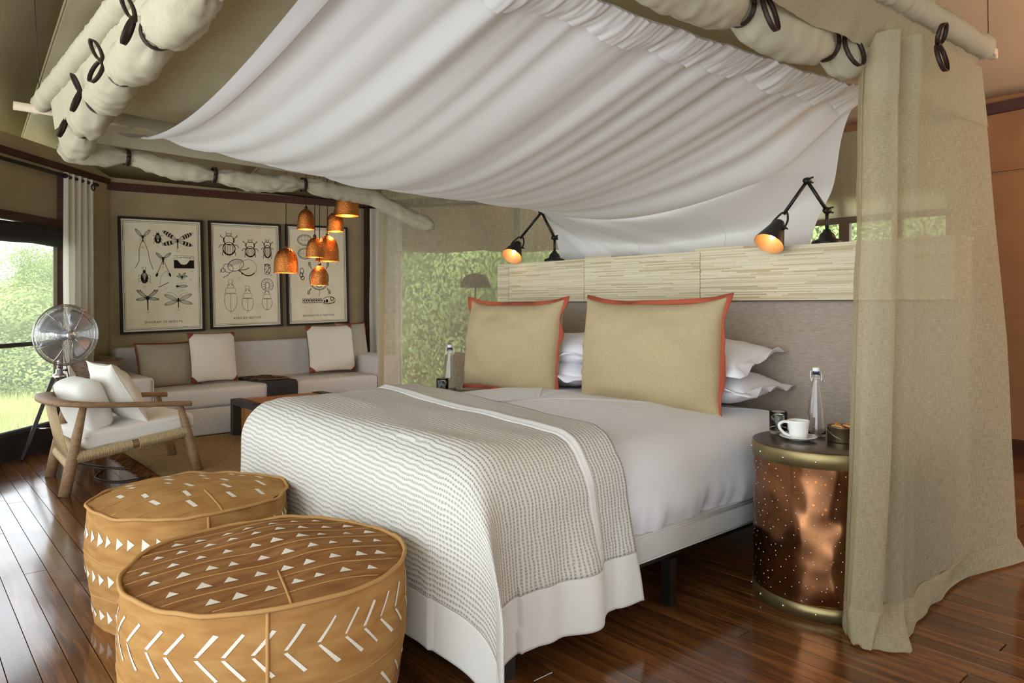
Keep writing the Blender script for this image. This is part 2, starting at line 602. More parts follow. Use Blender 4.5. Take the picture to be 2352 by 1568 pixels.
def special_mats():
    global m_screen_thin, m_plank, m_rug, m_waffle, m_screen, m_drum, m_ground, m_leaf, m_leaf2, m_grass, m_bark, m_pane
    # floor boards: world position grain along Y, each board its own tint
    m = bpy.data.materials.new('floor_board')
    m.use_nodes = True
    nt = m.node_tree
    L = nt.links.new
    b = nt.nodes['Principled BSDF']
    geo = N(nt, 'ShaderNodeNewGeometry')
    oi = N(nt, 'ShaderNodeObjectInfo')
    mp = N(nt, 'ShaderNodeMapping')
    mp.inputs['Scale'].default_value = (26, 1.6, 5)
    ml = N(nt, 'ShaderNodeMath', operation='MULTIPLY')
    ml.inputs[1].default_value = 37.0
    L(oi.outputs['Random'], ml.inputs[0])
    cb = N(nt, 'ShaderNodeCombineXYZ')
    L(ml.outputs[0], cb.inputs['Z'])
    L(cb.outputs[0], mp.inputs['Location'])
    L(geo.outputs['Position'], mp.inputs['Vector'])
    no = N(nt, 'ShaderNodeTexNoise')
    no.inputs['Scale'].default_value = 1.6
    no.inputs['Detail'].default_value = 6
    no.inputs['Distortion'].default_value = 0.6
    L(mp.outputs[0], no.inputs['Vector'])
    rp = N(nt, 'ShaderNodeValToRGB')
    e = rp.color_ramp.elements
    e[0].position, e[0].color = 0.3, lin('#452814')
    e[1].position, e[1].color = 0.72, lin('#85562f')
    L(no.outputs['Fac'], rp.inputs['Fac'])
    hs = N(nt, 'ShaderNodeHueSaturation')
    mr = N(nt, 'ShaderNodeMapRange')
    mr.inputs['To Min'].default_value = 0.72
    mr.inputs['To Max'].default_value = 1.3
    L(oi.outputs['Random'], mr.inputs['Value'])
    L(mr.outputs[0], hs.inputs['Value'])
    L(rp.outputs[0], hs.inputs['Color'])
    # worn, scuffed varnish
    sc = N(nt, 'ShaderNodeTexNoise')
    sc.inputs['Scale'].default_value = 2.2
    sc.inputs['Detail'].default_value = 5
    L(geo.outputs['Position'], sc.inputs['Vector'])
    rr = N(nt, 'ShaderNodeMapRange')
    rr.inputs['From Min'].default_value = 0.35
    rr.inputs['From Max'].default_value = 0.7
    rr.inputs['To Min'].default_value = 0.11
    rr.inputs['To Max'].default_value = 0.24
    L(sc.outputs['Fac'], rr.inputs['Value'])
    L(rr.outputs[0], b.inputs['Roughness'])
    L(hs.outputs[0], b.inputs['Base Color'])
    b.inputs['Specular IOR Level'].default_value = 0.6
    b.inputs['Coat Weight'].default_value = 0.35
    b.inputs['Coat Roughness'].default_value = 0.10
    bp = N(nt, 'ShaderNodeBump')
    bp.inputs['Strength'].default_value = 0.08
    bp.inputs['Distance'].default_value = 0.003
    L(no.outputs['Fac'], bp.inputs['Height'])
    L(bp.outputs[0], b.inputs['Normal'])
    m_plank = m

    # jute rug: woven diagonal cords
    m = mat('jute_rug', '#7d6546', 0.95, spec=0.1, col2='#ab936c', nscale=160, contrast=(0.35, 0.62), bump=1.0, bscale=170, bdist=0.006)
    m_rug = m

    # waffle weave throw from the cloth's own UV (metres)
    m = bpy.data.materials.new('waffle_weave')
    m.use_nodes = True
    nt = m.node_tree
    L = nt.links.new
    b = nt.nodes['Principled BSDF']
    uv = N(nt, 'ShaderNodeUVMap')
    sep = N(nt, 'ShaderNodeSeparateXYZ')
    nz = N(nt, 'ShaderNodeTexNoise')
    nz.inputs['Scale'].default_value = 16
    nz.inputs['Detail'].default_value = 4
    L(uv.outputs[0], nz.inputs['Vector'])
    vm = N(nt, 'ShaderNodeVectorMath', operation='SCALE')
    vm.inputs['Scale'].default_value = 0.020
    L(nz.outputs['Color'], vm.inputs[0])
    va = N(nt, 'ShaderNodeVectorMath', operation='ADD')
    L(uv.outputs[0], va.inputs[0])
    L(vm.outputs[0], va.inputs[1])
    L(va.outputs[0], sep.inputs[0])

    def wave(sock, period, off=0.0):
        a = N(nt, 'ShaderNodeMath', operation='MULTIPLY_ADD')
        a.inputs[1].default_value = 2 * pi / period
        a.inputs[2].default_value = off
        L(sock, a.inputs[0])
        s = N(nt, 'ShaderNodeMath', operation='SINE')
        L(a.outputs[0], s.inputs[0])
        return s.outputs[0]
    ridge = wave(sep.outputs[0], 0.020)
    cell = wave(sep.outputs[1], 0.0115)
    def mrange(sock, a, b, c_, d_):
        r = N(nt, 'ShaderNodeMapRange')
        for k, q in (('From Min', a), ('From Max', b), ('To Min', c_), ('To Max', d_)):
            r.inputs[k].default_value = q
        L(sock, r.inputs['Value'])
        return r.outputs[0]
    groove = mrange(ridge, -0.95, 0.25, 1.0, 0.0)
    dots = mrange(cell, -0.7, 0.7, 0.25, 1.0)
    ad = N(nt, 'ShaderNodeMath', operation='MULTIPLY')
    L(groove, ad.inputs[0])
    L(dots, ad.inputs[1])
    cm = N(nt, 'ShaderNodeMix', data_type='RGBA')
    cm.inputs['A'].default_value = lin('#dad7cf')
    cm.inputs['B'].default_value = lin('#b0ab9f')  # groove tone: cloth's own grey plus shade between ridges, mixed into the colour
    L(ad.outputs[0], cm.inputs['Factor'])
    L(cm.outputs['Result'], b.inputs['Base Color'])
    b.inputs['Roughness'].default_value = 0.9
    b.inputs['Specular IOR Level'].default_value = 0.15
    bp = N(nt, 'ShaderNodeBump')
    bp.invert = True
    bp.inputs['Strength'].default_value = 0.6
    bp.inputs['Distance'].default_value = 0.006
    L(ad.outputs[0], bp.inputs['Height'])
    L(bp.outputs[0], b.inputs['Normal'])
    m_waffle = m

    # insect screen
    m = bpy.data.materials.new('insect_screen')
    m.use_nodes = True
    nt = m.node_tree
    L = nt.links.new
    out = nt.nodes['Material Output']
    nt.nodes.remove(nt.nodes['Principled BSDF'])
    df = N(nt, 'ShaderNodeBsdfDiffuse')
    df.inputs['Color'].default_value = lin('#c4c6c2')
    tl = N(nt, 'ShaderNodeBsdfTranslucent')
    tl.inputs['Color'].default_value = lin('#c4c6c2')
    tp = N(nt, 'ShaderNodeBsdfTransparent')
    m1 = N(nt, 'ShaderNodeMixShader')
    L(df.outputs[0], m1.inputs[1])
    L(tl.outputs[0], m1.inputs[2])
    m2 = N(nt, 'ShaderNodeMixShader')
    m2.inputs['Fac'].default_value = 0.66
    L(m1.outputs[0], m2.inputs[1])
    L(tp.outputs[0], m2.inputs[2])
    L(m2.outputs[0], out.inputs['Surface'])
    m_screen = m
    m_screen_thin = m.copy()
    m_screen_thin.name = 'fine_screen'
    [n for n in m_screen_thin.node_tree.nodes if n.type == 'MIX_SHADER'][1].inputs['Fac'].default_value = 0.85

    # beaten copper drum
    m = bpy.data.materials.new('beaten_copper')
    m.use_nodes = True
    nt = m.node_tree
    L = nt.links.new
    b = nt.nodes['Principled BSDF']
    b.inputs['Metallic'].default_value = 0.95
    tc = N(nt, 'ShaderNodeTexCoord')
    n1 = N(nt, 'ShaderNodeTexNoise')
    n1.inputs['Scale'].default_value = 5
    n1.inputs['Detail'].default_value = 5
    L(tc.outputs['Object'], n1.inputs['Vector'])
    rp = N(nt, 'ShaderNodeValToRGB')
    e = rp.color_ramp.elements
    e[0].position, e[0].color = 0.3, lin('#6e4a30')
    e[1].position, e[1].color = 0.7, lin('#aa744c')
    L(n1.outputs['Fac'], rp.inputs['Fac'])
    vo = N(nt, 'ShaderNodeTexVoronoi')
    vo.inputs['Scale'].default_value = 26
    L(tc.outputs['Object'], vo.inputs['Vector'])
    sp = N(nt, 'ShaderNodeMapRange')
    sp.inputs['From Min'].default_value = 0.10
    sp.inputs['From Max'].default_value = 0.16
    sp.inputs['To Min'].default_value = 1
    sp.inputs['To Max'].default_value = 0
    L(vo.outputs['Distance'], sp.inputs['Value'])
    cm = N(nt, 'ShaderNodeMix', data_type='RGBA')
    L(sp.outputs[0], cm.inputs['Factor'])
    L(rp.outputs[0], cm.inputs['A'])
    cm.inputs['B'].default_value = lin('#b5713f')
    L(cm.outputs['Result'], b.inputs['Base Color'])
    b.inputs['Roughness'].default_value = 0.2
    n2 = N(nt, 'ShaderNodeTexNoise')
    n2.inputs['Scale'].default_value = 4.5
    n2.inputs['Detail'].default_value = 1
    L(tc.outputs['Object'], n2.inputs['Vector'])
    bp = N(nt, 'ShaderNodeBump')
    bp.inputs['Strength'].default_value = 1.0
    bp.inputs['Distance'].default_value = 0.06
    L(n2.outputs['Fac'], bp.inputs['Height'])
    L(bp.outputs[0], b.inputs['Normal'])
    m_drum = m

    m_ground = mat('bush_ground', '#8d9d58', 1.0, spec=0.0, col2='#aeb678', nscale=1.4, detail=8, bump=1.0, bscale=6, bdist=0.3)
    m_leaf = mat('leaf_green', '#76894f', 0.7, spec=0.2, col2='#98a86c', nscale=1.2, transl=0.35, randv=0.2)
    m_leaf2 = mat('leaf_pale', '#93a468', 0.7, spec=0.2, col2='#b0bd86', nscale=1.2, transl=0.35, randv=0.2)
    m_grass = mat('grass_blade', '#a3b25f', 0.8, spec=0.2, col2='#c2c98a', nscale=0.8, transl=0.35)
    m_bark = mat('bark', '#5d5142', 0.9)


special_mats()

# ------------------------------------------------------------------ floor: base slab and single boards
F_DIR = (cos(radians(48.9)), sin(radians(48.9)))
R_DIR = (sin(radians(48.9)), -cos(radians(48.9)))


def seen(x, y, z=0.0):
    d = x * F_DIR[0] + y * F_DIR[1]
    r = x * R_DIR[0] + y * R_DIR[1]
    if d < 0.4:
        return False
    u = 1176 + 1640 * r / d
    w = 700 - 1640 * (z - 1.25) / d
    return -60 < u < 2412 and w < 1640


floor = struct(G().box((3.4, 2.6, -0.075), (9.6, 12.2, 0.07)).build('floor', m_plank, smooth=False))
bw = 0.088
unit = G()
c = 0.005
unit.add([(-.5, -.5, 0), (.5, -.5, 0), (.5, .5, 0), (-.5, .5, 0), (-.5, -.5, .9), (.5, -.5, .9), (.5, .5, .9), (-.5, .5, .9),
          (-.5 + 2 * c, -.5 + c * .15, 1), (.5 - 2 * c, -.5 + c * .15, 1), (.5 - 2 * c, .5 - c * .15, 1), (-.5 + 2 * c, .5 - c * .15, 1)],
         [(0, 1, 5, 4), (1, 2, 6, 5), (2, 3, 7, 6), (3, 0, 4, 7), (4, 5, 9, 8), (5, 6, 10, 9), (6, 7, 11, 10), (7, 4, 8, 11), (8, 9, 10, 11)])
p_first = unit.build('plank', m_plank, floor, smooth=False)
planks = []
hidden = []
rp_ = random.Random(11)
for i in range(int((7.4 + 1.2) / bw)):
    x = -1.2 + bw * (i + 0.5)
    y = -3.2 + rp_.uniform(-1.5, 0)
    while y < 8.3:
        ln = rp_.uniform(1.5, 2.9)
        y0, y1 = max(y, -3.2), min(y + ln, 8.3)
        y += ln
        if y1 - y0 < 0.05:
            continue
        # keep what the room lets one see: not under bed / headboard, not beyond the bay walls
        ys = [lerp(y0, y1, t / 8) for t in range(9)]
        vis = [yy for yy in ys if seen(x, yy)]
        if not vis:
            if x < 7.3:
                hidden.append((x, y0, y1))
            continue
        if x > 3.75 and min(vis) > 1.9 and x < 4.2:
            hidden.append((x, y0, y1))
            continue
        if (x - 1.64) * 0.751 - (0.5 * (y0 + y1) - 8.0) * 0.66 < -0.6 and y0 > 4:
            continue
        D = x * F_DIR[0] + 0.5 * (y0 + y1) * F_DIR[1]
        area = (y1 - y0) / max(D, .5) ** 3
        planks.append((area, x, y0, y1))
planks.sort(reverse=True)
first = True
joined = G()
for k, (a, x, y0, y1) in enumerate(planks):
    dz = rp_.uniform(-0.0004, 0.0004)
    if k < 299:
        o = p_first if first else p_first.copy()
        if not first:
            COL.objects.link(o)
            o.parent = floor
        first = False
        o.location = (x, (y0 + y1) / 2, -0.04 + dz)
        o.scale = (bw - 0.0014, y1 - y0 - 0.003, 0.04)
    else:
        joined.box((x, (y0 + y1) / 2, -0.02 + dz), (bw - 0.0022, y1 - y0 - 0.003, 0.04))
for x, y0, y1 in hidden:
    joined.box((x, (y0 + y1) / 2, -0.02), (bw - 0.0014, y1 - y0 - 0.003, 0.04))
if joined.v:
    tag(joined.build('planks', m_plank, floor, smooth=False), kind='stuff')

# ------------------------------------------------------------------ tent walls
def wall_frame(A, d, s0, s1, z0, z1, holes, th=0.03, n=None):
    """rectangular wall pieces round holes (s0,s1,z0,z1) on a vertical plane through A along d"""
    g = G()
    nx = V((-d[1], d[0], 0))
    xs = sorted({s0, s1, *[h[0] for h in holes], *[h[1] for h in holes]})
    zs = sorted({z0, z1, *[h[2] for h in holes], *[h[3] for h in holes]})
    for i in range(len(xs) - 1):
        for j in range(len(zs) - 1):
            a, b, e, f = xs[i], xs[i + 1], zs[j], zs[j + 1]
            if any(a >= h[0] - 1e-6 and b <= h[1] + 1e-6 and e >= h[2] - 1e-6 and f <= h[3] + 1e-6 for h in holes):
                continue
            M = Matrix(((d[0], -d[1], 0), (d[1], d[0], 0), (0, 0, 1)))
            c = V((A[0] + d[0] * (a + b) / 2, A[1] + d[1] * (a + b) / 2, (e + f) / 2))
            g.box(c, (b - a, th, f - e), M)
    return g


def wp(A, d, s, off, z):
    """point on a wall plane; off is towards the room on the right-hand side of d"""
    return V((A[0] + d[0] * s + d[1] * off, A[1] + d[1] * s - d[0] * off, z))


# sofa wall
wall_back = struct(wall_frame((1.55, 8.02), (1, 0), 0, 3.05, 0, 2.62, []).build('wall_back', m_canvas, smooth=False))
# left bay wall with the screened window; room lies at positive off
LA, LD = (1.64, 8.0), (-0.66, -0.751)


def lw(s, off, z):
    return wp(LA, LD, s, -off, z)


wall_left = struct(wall_frame(LA, LD, 0, 6.0, 0, 2.62, [(0.80, 5.6, 0.20, 1.93)]).build('wall_left', m_canvas, smooth=False))
# far wall beyond the bed with window, from the corner post to the bathroom
FA = (4.53, 8.0)
fl = sqrt((7.05 - 4.53) ** 2 + (5.0 - 8.0) ** 2)
FD = ((7.05 - 4.53) / fl, (5.0 - 8.0) / fl)
wall_far = struct(wall_frame(FA, FD, 0, fl, 0, 2.75, [(0.45, fl - 0.5, 0.12, 1.98)]).build('wall_far', m_canvas, smooth=False))
wall_right = struct(wall_frame((7.05, 5.0), (0, -1), 0, 7.6, 0, 3.0, [(0.30, 2.80, 0.9, 2.30)]).build('wall_right', m_wall_warm, smooth=False))
wall_near = struct(wall_frame((-0.4, -2.3), (1, 0), 0, 7.5, 0, 3.0, [(4.2, 6.6, 0.0, 2.15)]).build('wall_near', m_canvas, smooth=False))
# roof: two sloped canvas panels with a ridge, open towards the deck
ceiling = sroot('ceiling')


def panel(q, name='canvas_panel', mt=None):
    g = G()
    a, b, c_, d_ = [V(p) for p in q]

    def fn(u, v):
        p = a.lerp(b, u).lerp(d_.lerp(c_, u), v)
        p.z -= 0.03 * sin(pi * u) * sin(pi * v)
        return p
    g.grid(fn, 10, 10)
    return g.build(name, mt or m_ceil, ceiling, thick=0.012)


xs = [-3.4, 0.85, 2.9, 4.95, 7.1]  # first bay is unseen, lengthened past the camera to cut skylight from the front
HIP = 2.98
for i in range(4):
    a, b = xs[i], xs[i + 1] + 0.004
    h = [2.52, 3.30, 3.85, 3.3, 2.7]
    hr_ = h if i < 3 else [2.52, HIP, HIP, HIP, 2.7]
    ys_ = [8.05, 5.1, 2.2, -0.6, -3.0]
    for k in range(4):
        panel([(a, ys_[k], h[k]), (b, ys_[k], hr_[k]), (b, ys_[k + 1] - .004, hr_[k + 1]), (a, ys_[k + 1] - .004, h[k + 1])], mt=m_ceil_r if i == 3 else None)
# seams of the roof canvas
for i in (1, 2, 3):
    G().tube([(xs[i], 8.0, 2.50), (xs[i], 5.1, 3.24), (xs[i], 2.2, 3.80)], 0.006, 5).build('seam', m_ceil, ceiling)

# timber trims
t1 = struct(G().bar((1.56, 7.985, 2.43), (4.58, 7.985, 2.50), 0.05, 0.075).build('trim_1', m_darkwood, smooth=False))
t2 = struct(G().box((4.53, 7.95, 1.24), (0.07, 0.07, 2.48)).build('trim_2', m_darkwood, smooth=False))
t3 = struct(G().bar(lw(0.05, 0.03, 2.47), lw(5.9, 0.03, 2.47), 0.05, 0.05).build('trim_3', m_darkwood, smooth=False))
t4 = struct(G().bar(wp(FA, FD, 0, 0.03, 2.49), wp(FA, FD, fl, 0.03, 2.75), 0.05, 0.06).build('trim_4', m_darkwood, smooth=False))
t5 = struct(G().bar((7.02, 4.9, 2.82), (7.02, -2.5, 3.02), 0.05, 0.09).build('trim_5', m_darkwood, smooth=False))
t6 = struct(G().bar((7.02, 4.9, 2.37), (7.02, -2.5, 2.39), 0.02, 0.02).build('trim_6', m_wall_warm, smooth=False))
bb = struct(G().bar((7.0, 4.9, 0.07), (7.0, -2.5, 0.07), 0.03, 0.14).build('baseboard_right', m_darkwood, smooth=False))

# left window: tube frame, mid rail, insect screen, rolled blind, dark skirt
w1 = sroot('window_1')
G().bar(lw(0.77, 0.02, 0.0), lw(0.77, 0.02, 2.42), 0.07, 0.06).build('post', m_darkwood, w1, smooth=False)
G().bar(lw(0.72, 0.035, 1.96), lw(5.6, 0.035, 1.96), 0.05, 0.07).build('top_rail', m_darkwood, w1, smooth=False)
G().bar(lw(0.80, 0.0, 0.925), lw(5.6, 0.0, 0.925), 0.03, 0.035).build('mid_rail', m_iron, w1, smooth=False)
G().add([lw(0.80, -0.005, 0.2), lw(5.6, -0.005, 0.2), lw(5.6, -0.005, 1.93), lw(0.80, -0.005, 1.93)], [(0, 1, 2, 3)]).build('screen', m_screen, w1, smooth=False)
gb = G()
gb.tube([lw(0.84, 0.05, 1.84) + V((0, 0, 0.012 * sin(i * 1.1))) if False else lw(0.84 + i * 0.3, 0.05, 1.835 + 0.01 * sin(i * 1.7)) for i in range(16)], 0.085, 10)
gb.build('rolled_blind', m_blackm, w1)
G().grid(lambda u, v: lw(0.8 + 4.8 * u, 0.035 + 0.012 * sin(u * 40) * v, 0.245 - 0.245 * v), 60, 4).build('skirt', m_blackm, w1)
G().bar(lw(0.8, 0.02, 0.225), lw(5.6, 0.02, 0.225), 0.05, 0.03).build('sill', m_iron, w1, smooth=False)
G().bar(lw(0.84, 0.012, 0.25), lw(0.84, 0.012, 1.9), 0.05, 0.02).build('screen_edge', mat('olive_tape', '#6f6a55', 0.8), w1, smooth=False)

# far window behind the bed curtains
w2 = sroot('window_2')
h0, h1 = 0.45, fl - 0.5
G().add([wp(FA, FD, h0, 0, 0.12), wp(FA, FD, h1, 0, 0.12), wp(FA, FD, h1, 0, 1.98), wp(FA, FD, h0, 0, 1.98)], [(0, 1, 2, 3)]).build('screen', m_screen_thin, w2, smooth=False)
for s in (h0, (h0 + h1) / 2, h1):
    G().bar(wp(FA, FD, s, 0.02, 0), wp(FA, FD, s, 0.02, 2.5), 0.05, 0.05).build('post', m_darkwood, w2, smooth=False)
# scalloped edge of the blind above the far window
G().grid(lambda u, v: wp(FA, FD, lerp(h0, h1, u), 0.05, 2.02 - v * (0.10 + 0.03 * abs(sin(u * 9)))), 40, 4).build('blind_edge', m_canvas, w2, thick=0.01)

# window with glazing bars in the end wall behind the headboard
w3 = sroot('window_3')
X = 7.05
m_bar = mat('grey_brown_bar', '#6a5f4e', 0.7)
G().grid(lambda u, v: (X - 0.06 + 0.012 * sin(u * 30), 2.1 + 2.7 * u, 2.92 - 0.82 * v), 60, 4, uvf=lambda u, v: (u * 2.7, v * .8)).build('blind', m_linen_hdr, w3)
for y in (2.2, 2.62, 3.12, 3.62, 4.15, 4.7):
    G().box((X, y, 1.6), (0.06, 0.10 if y == 3.12 else 0.06, 1.4)).build('post', m_bar, w3, smooth=False)
for z in (0.92, 1.28, 1.64, 2.08, 2.30):
    G().box((X, 3.45, z), (0.05, 2.5, 0.07)).build('bar', m_bar, w3, smooth=False)
G().add([(X, 2.2, .9), (X, 4.7, .9), (X, 4.7, 2.3), (X, 2.2, 2.3)], [(0, 1, 2, 3)]).build('screen', m_screen_thin, w3, smooth=False)

# ------------------------------------------------------------------ outdoors: ground, grass, bushes and trees
gr = G()


def gfn(u, v):
    a = lerp(radians(-10), radians(130), u)
    r = 7.0 + 90 * v ** 1.7
    z = -0.75 + 0.25 * fbm(u * 9, v * 12) + 2.2 * v + max(0, (r - 20)) * 0.02
    return (1.5 + r * cos(a), 2.0 + r * sin(a), z)


gr.grid(gfn, 90, 50)
struct(gr.build('ground', m_ground))


def leaf_mass(n, rx, rz, seed, size=0.12, zc=None):
    rd = random.Random(seed)
    g = G()
    lumps = []
    for i in range(16):
        a, r, h = rd.uniform(0, 2 * pi), rx * sqrt(rd.random()) * 0.75, rd.uniform(0.25, 1)
        lumps.append((V((r * cos(a), r * sin(a), rz * h * 0.85)), rx * rd.uniform(0.28, 0.5)))
    vs, fs = [], []
    for i in range(n):
        c_, r = lumps[rd.randrange(len(lumps))]
        d = V((rd.gauss(0, 1), rd.gauss(0, 1), rd.gauss(0, 0.8))).normalized()
        p = c_ + d * r * rd.uniform(0.75, 1.05)
        if p.z < 0.02:
            p.z = 0.02 + rd.random() * 0.2
        q = V((rd.gauss(0, 1), rd.gauss(0, 1), rd.gauss(0, 1))).normalized()
        t = d.cross(q).normalized() * size * rd.uniform(0.5, 1.2)
        w = t.cross(d).normalized() * size * 0.5
        k = len(vs)
        vs += [p - t, p + w, p + t, p - w]
        fs.append((k, k + 1, k + 2, k + 3))
    return g.add(vs, fs)


bush_data = []
for s in range(4):
    o = thing('bush', '', 'bush', (0, 0, -50), local=True)
    f_ = leaf_mass(19000, 1.5, 2.3, 40 + s, 0.034).build('foliage', m_leaf if s % 2 else m_leaf2, o, smooth=False)
    tag(f_, kind='stuff')
    G().tube([(0, 0, -0.5), (0.1, 0, 0.8), (0.0, 0.2, 1.6)], [0.07, 0.05, 0.03], 6).build('stem', m_bark, o)
    bush_data.append(o)
tree_data = []
for s in range(2):
    o = thing('acacia_tree', '', 'tree', (0, 0, -50), local=True)
    g = G()
    rd = random.Random(90 + s)
    g2 = leaf_mass(20000, 2.4, 2.6, 70 + s, 0.045)
    g2.v = [(x, y, z * 0.9 + 2.4) for x, y, z in g2.v]
    tag(g2.build('foliage', m_leaf, o, smooth=False), kind='stuff')
    G().tube([(0, 0, -0.8), (0.1, 0.1, 1.2), (-0.1, 0.2, 2.4), (0.1, 0, 3.6)], [0.18, 0.14, 0.11, 0.06], 7).build('trunk', m_bark, o)
    tree_data.append(o)

veg = []


def polar(px, r):
    a = math.atan2(px - 1176, 1640)
    az = radians(48.9) - a
    return r * cos(az), r * sin(az)


LBL = {'L': ('bush growing beyond the left insect screen window', 'bushes beyond the left window'),
       'F': ('bush outside, blurred through the far sheer linen curtain', 'bushes behind the far curtain'),
       'R': ('bush outside the barred window behind the headboard', 'bushes behind the barred window')}
rv = random.Random(5)
used_b = [False] * 4
for zone, px0, px1, n, r0, r1 in (('L', -25, 140, 11, 16, 30), ('F', 860, 1280, 15, 12, 22), ('R', 1780, 2260, 11, 13, 20)):
    for i in range(n):
        px = lerp(px0, px1, (i + rv.uniform(0.1, 0.9)) / n)
        r = rv.uniform(r0, r1)
        x, y = polar(px, r)
        b = i % 4
        sc = rv.uniform(0.8, 1.35) * (1.0 + (r - 12) * 0.035)
        z = -0.75 - (0.35 if zone == 'L' else 0)
        if not used_b[b]:
            o = bush_data[b]
            used_b[b] = True
            o.location = (x, y, z)
        else:
            o = dup(bush_data[b], (x, y, z))
        o.rotation_euler = (0, 0, rv.uniform(0, 6))
        o.scale = (sc, sc, sc * (rv.uniform(0.55, 0.75) if zone == 'L' else 1.35))
        o['label'], o['group'] = LBL[zone]
tl = [(40, 30, 0.50, 'tall tree whose crown meets the sky in the left window'), (110, 24, 0.66, 'rounded tree crown beside the left window post'),
      (1010, 19, 1.2, None), (1180, 17, 1.3, None)]
for i, (px, r, sc, lb) in enumerate(tl):
    x, y = polar(px, r)
    o = tree_data[i] if i < 2 else dup(tree_data[i % 2], (0, 0, 0))
    o.location = (x, y, -0.2)
    o.scale = (sc, sc, sc)
    o.rotation_euler = (0, 0, i * 1.3)
    if lb:
        o['label'] = lb
    else:
        o['label'] = 'tree hidden deep behind the bushes outside the tent'
        o['group'] = 'trees behind the bushes'
gg = G()
rg = random.Random(3)
vs, fs = [], []
for i in range(26000):
    zone = rg.random()
    px = rg.uniform(-120, 170) if zone < 0.6 else rg.uniform(860, 1300)
    r = rg.uniform(8.4, 19)
    x, y = polar(px, r)
    z = -0.75
    h = rg.uniform(0.25, 0.65)
    a = rg.uniform(0, 2 * pi)
    dx, dy = cos(a) * 0.018, sin(a) * 0.018
    lx, ly = rg.uniform(-.22, .22), rg.uniform(-.22, .22)
    k = len(vs)
    vs += [(x - dx, y - dy, z), (x + dx, y + dy, z), (x + lx, y + ly, z + h)]
    fs.append((k, k + 1, k + 2))
gg.add(vs, fs)
tag(gg.build('grass', m_grass, smooth=False), 'tall green grass growing outside below the left window', 'grass', kind='stuff')

# ------------------------------------------------------------------ bed
BX0, BX1, BY0, BY1 = 1.40, 3.64, 1.79, 3.78
bed = thing('bed', 'wide bed with white upholstered base on black steel legs', 'bed', (2.55, 2.78, 0))
G().rbox(((BX0 + BX1) / 2, (BY0 + BY1) / 2, 0.287), (BX1 - BX0, BY1 - BY0, 0.118), 0.012, 2).build('bed_base', m_boxsp, bed, angle=40)
gp = G()
for z in (0.337, 0.325):
    gp.tube([(BX0, BY0 - .002, z), (BX1, BY0 - .002, z), (BX1, BY1, z), (BX0, BY1, z)], 0.004, 6, closed=True)
gp.tube([(BX0, BY0 - .002, 0.232), (BX1, BY0 - .002, 0.232), (BX1, BY1, 0.232), (BX0, BY1, 0.232)], 0.004, 6, closed=True)
gp.build('piping', m_boxsp, bed)
gf = G()
for y in (BY0 + 0.05, BY1 - 0.05):
    gf.box(((BX0 + BX1) / 2, y, 0.212), (BX1 - BX0 - 0.06, 0.04, 0.035))
for x in (BX0 + 0.05, BX1 - 0.05):
    gf.box((x, (BY0 + BY1) / 2, 0.212), (0.04, BY1 - BY0 - 0.06, 0.035))
gf.build('steel_frame', m_black, bed, smooth=False)
for x in (1.56, 2.457, 3.5):
    for y in (BY0 + 0.03, 2.785, BY1 - 0.03):
        G().box((x, y, 0.0975), (0.045, 0.045, 0.195)).build('leg', m_black, bed, smooth=False)


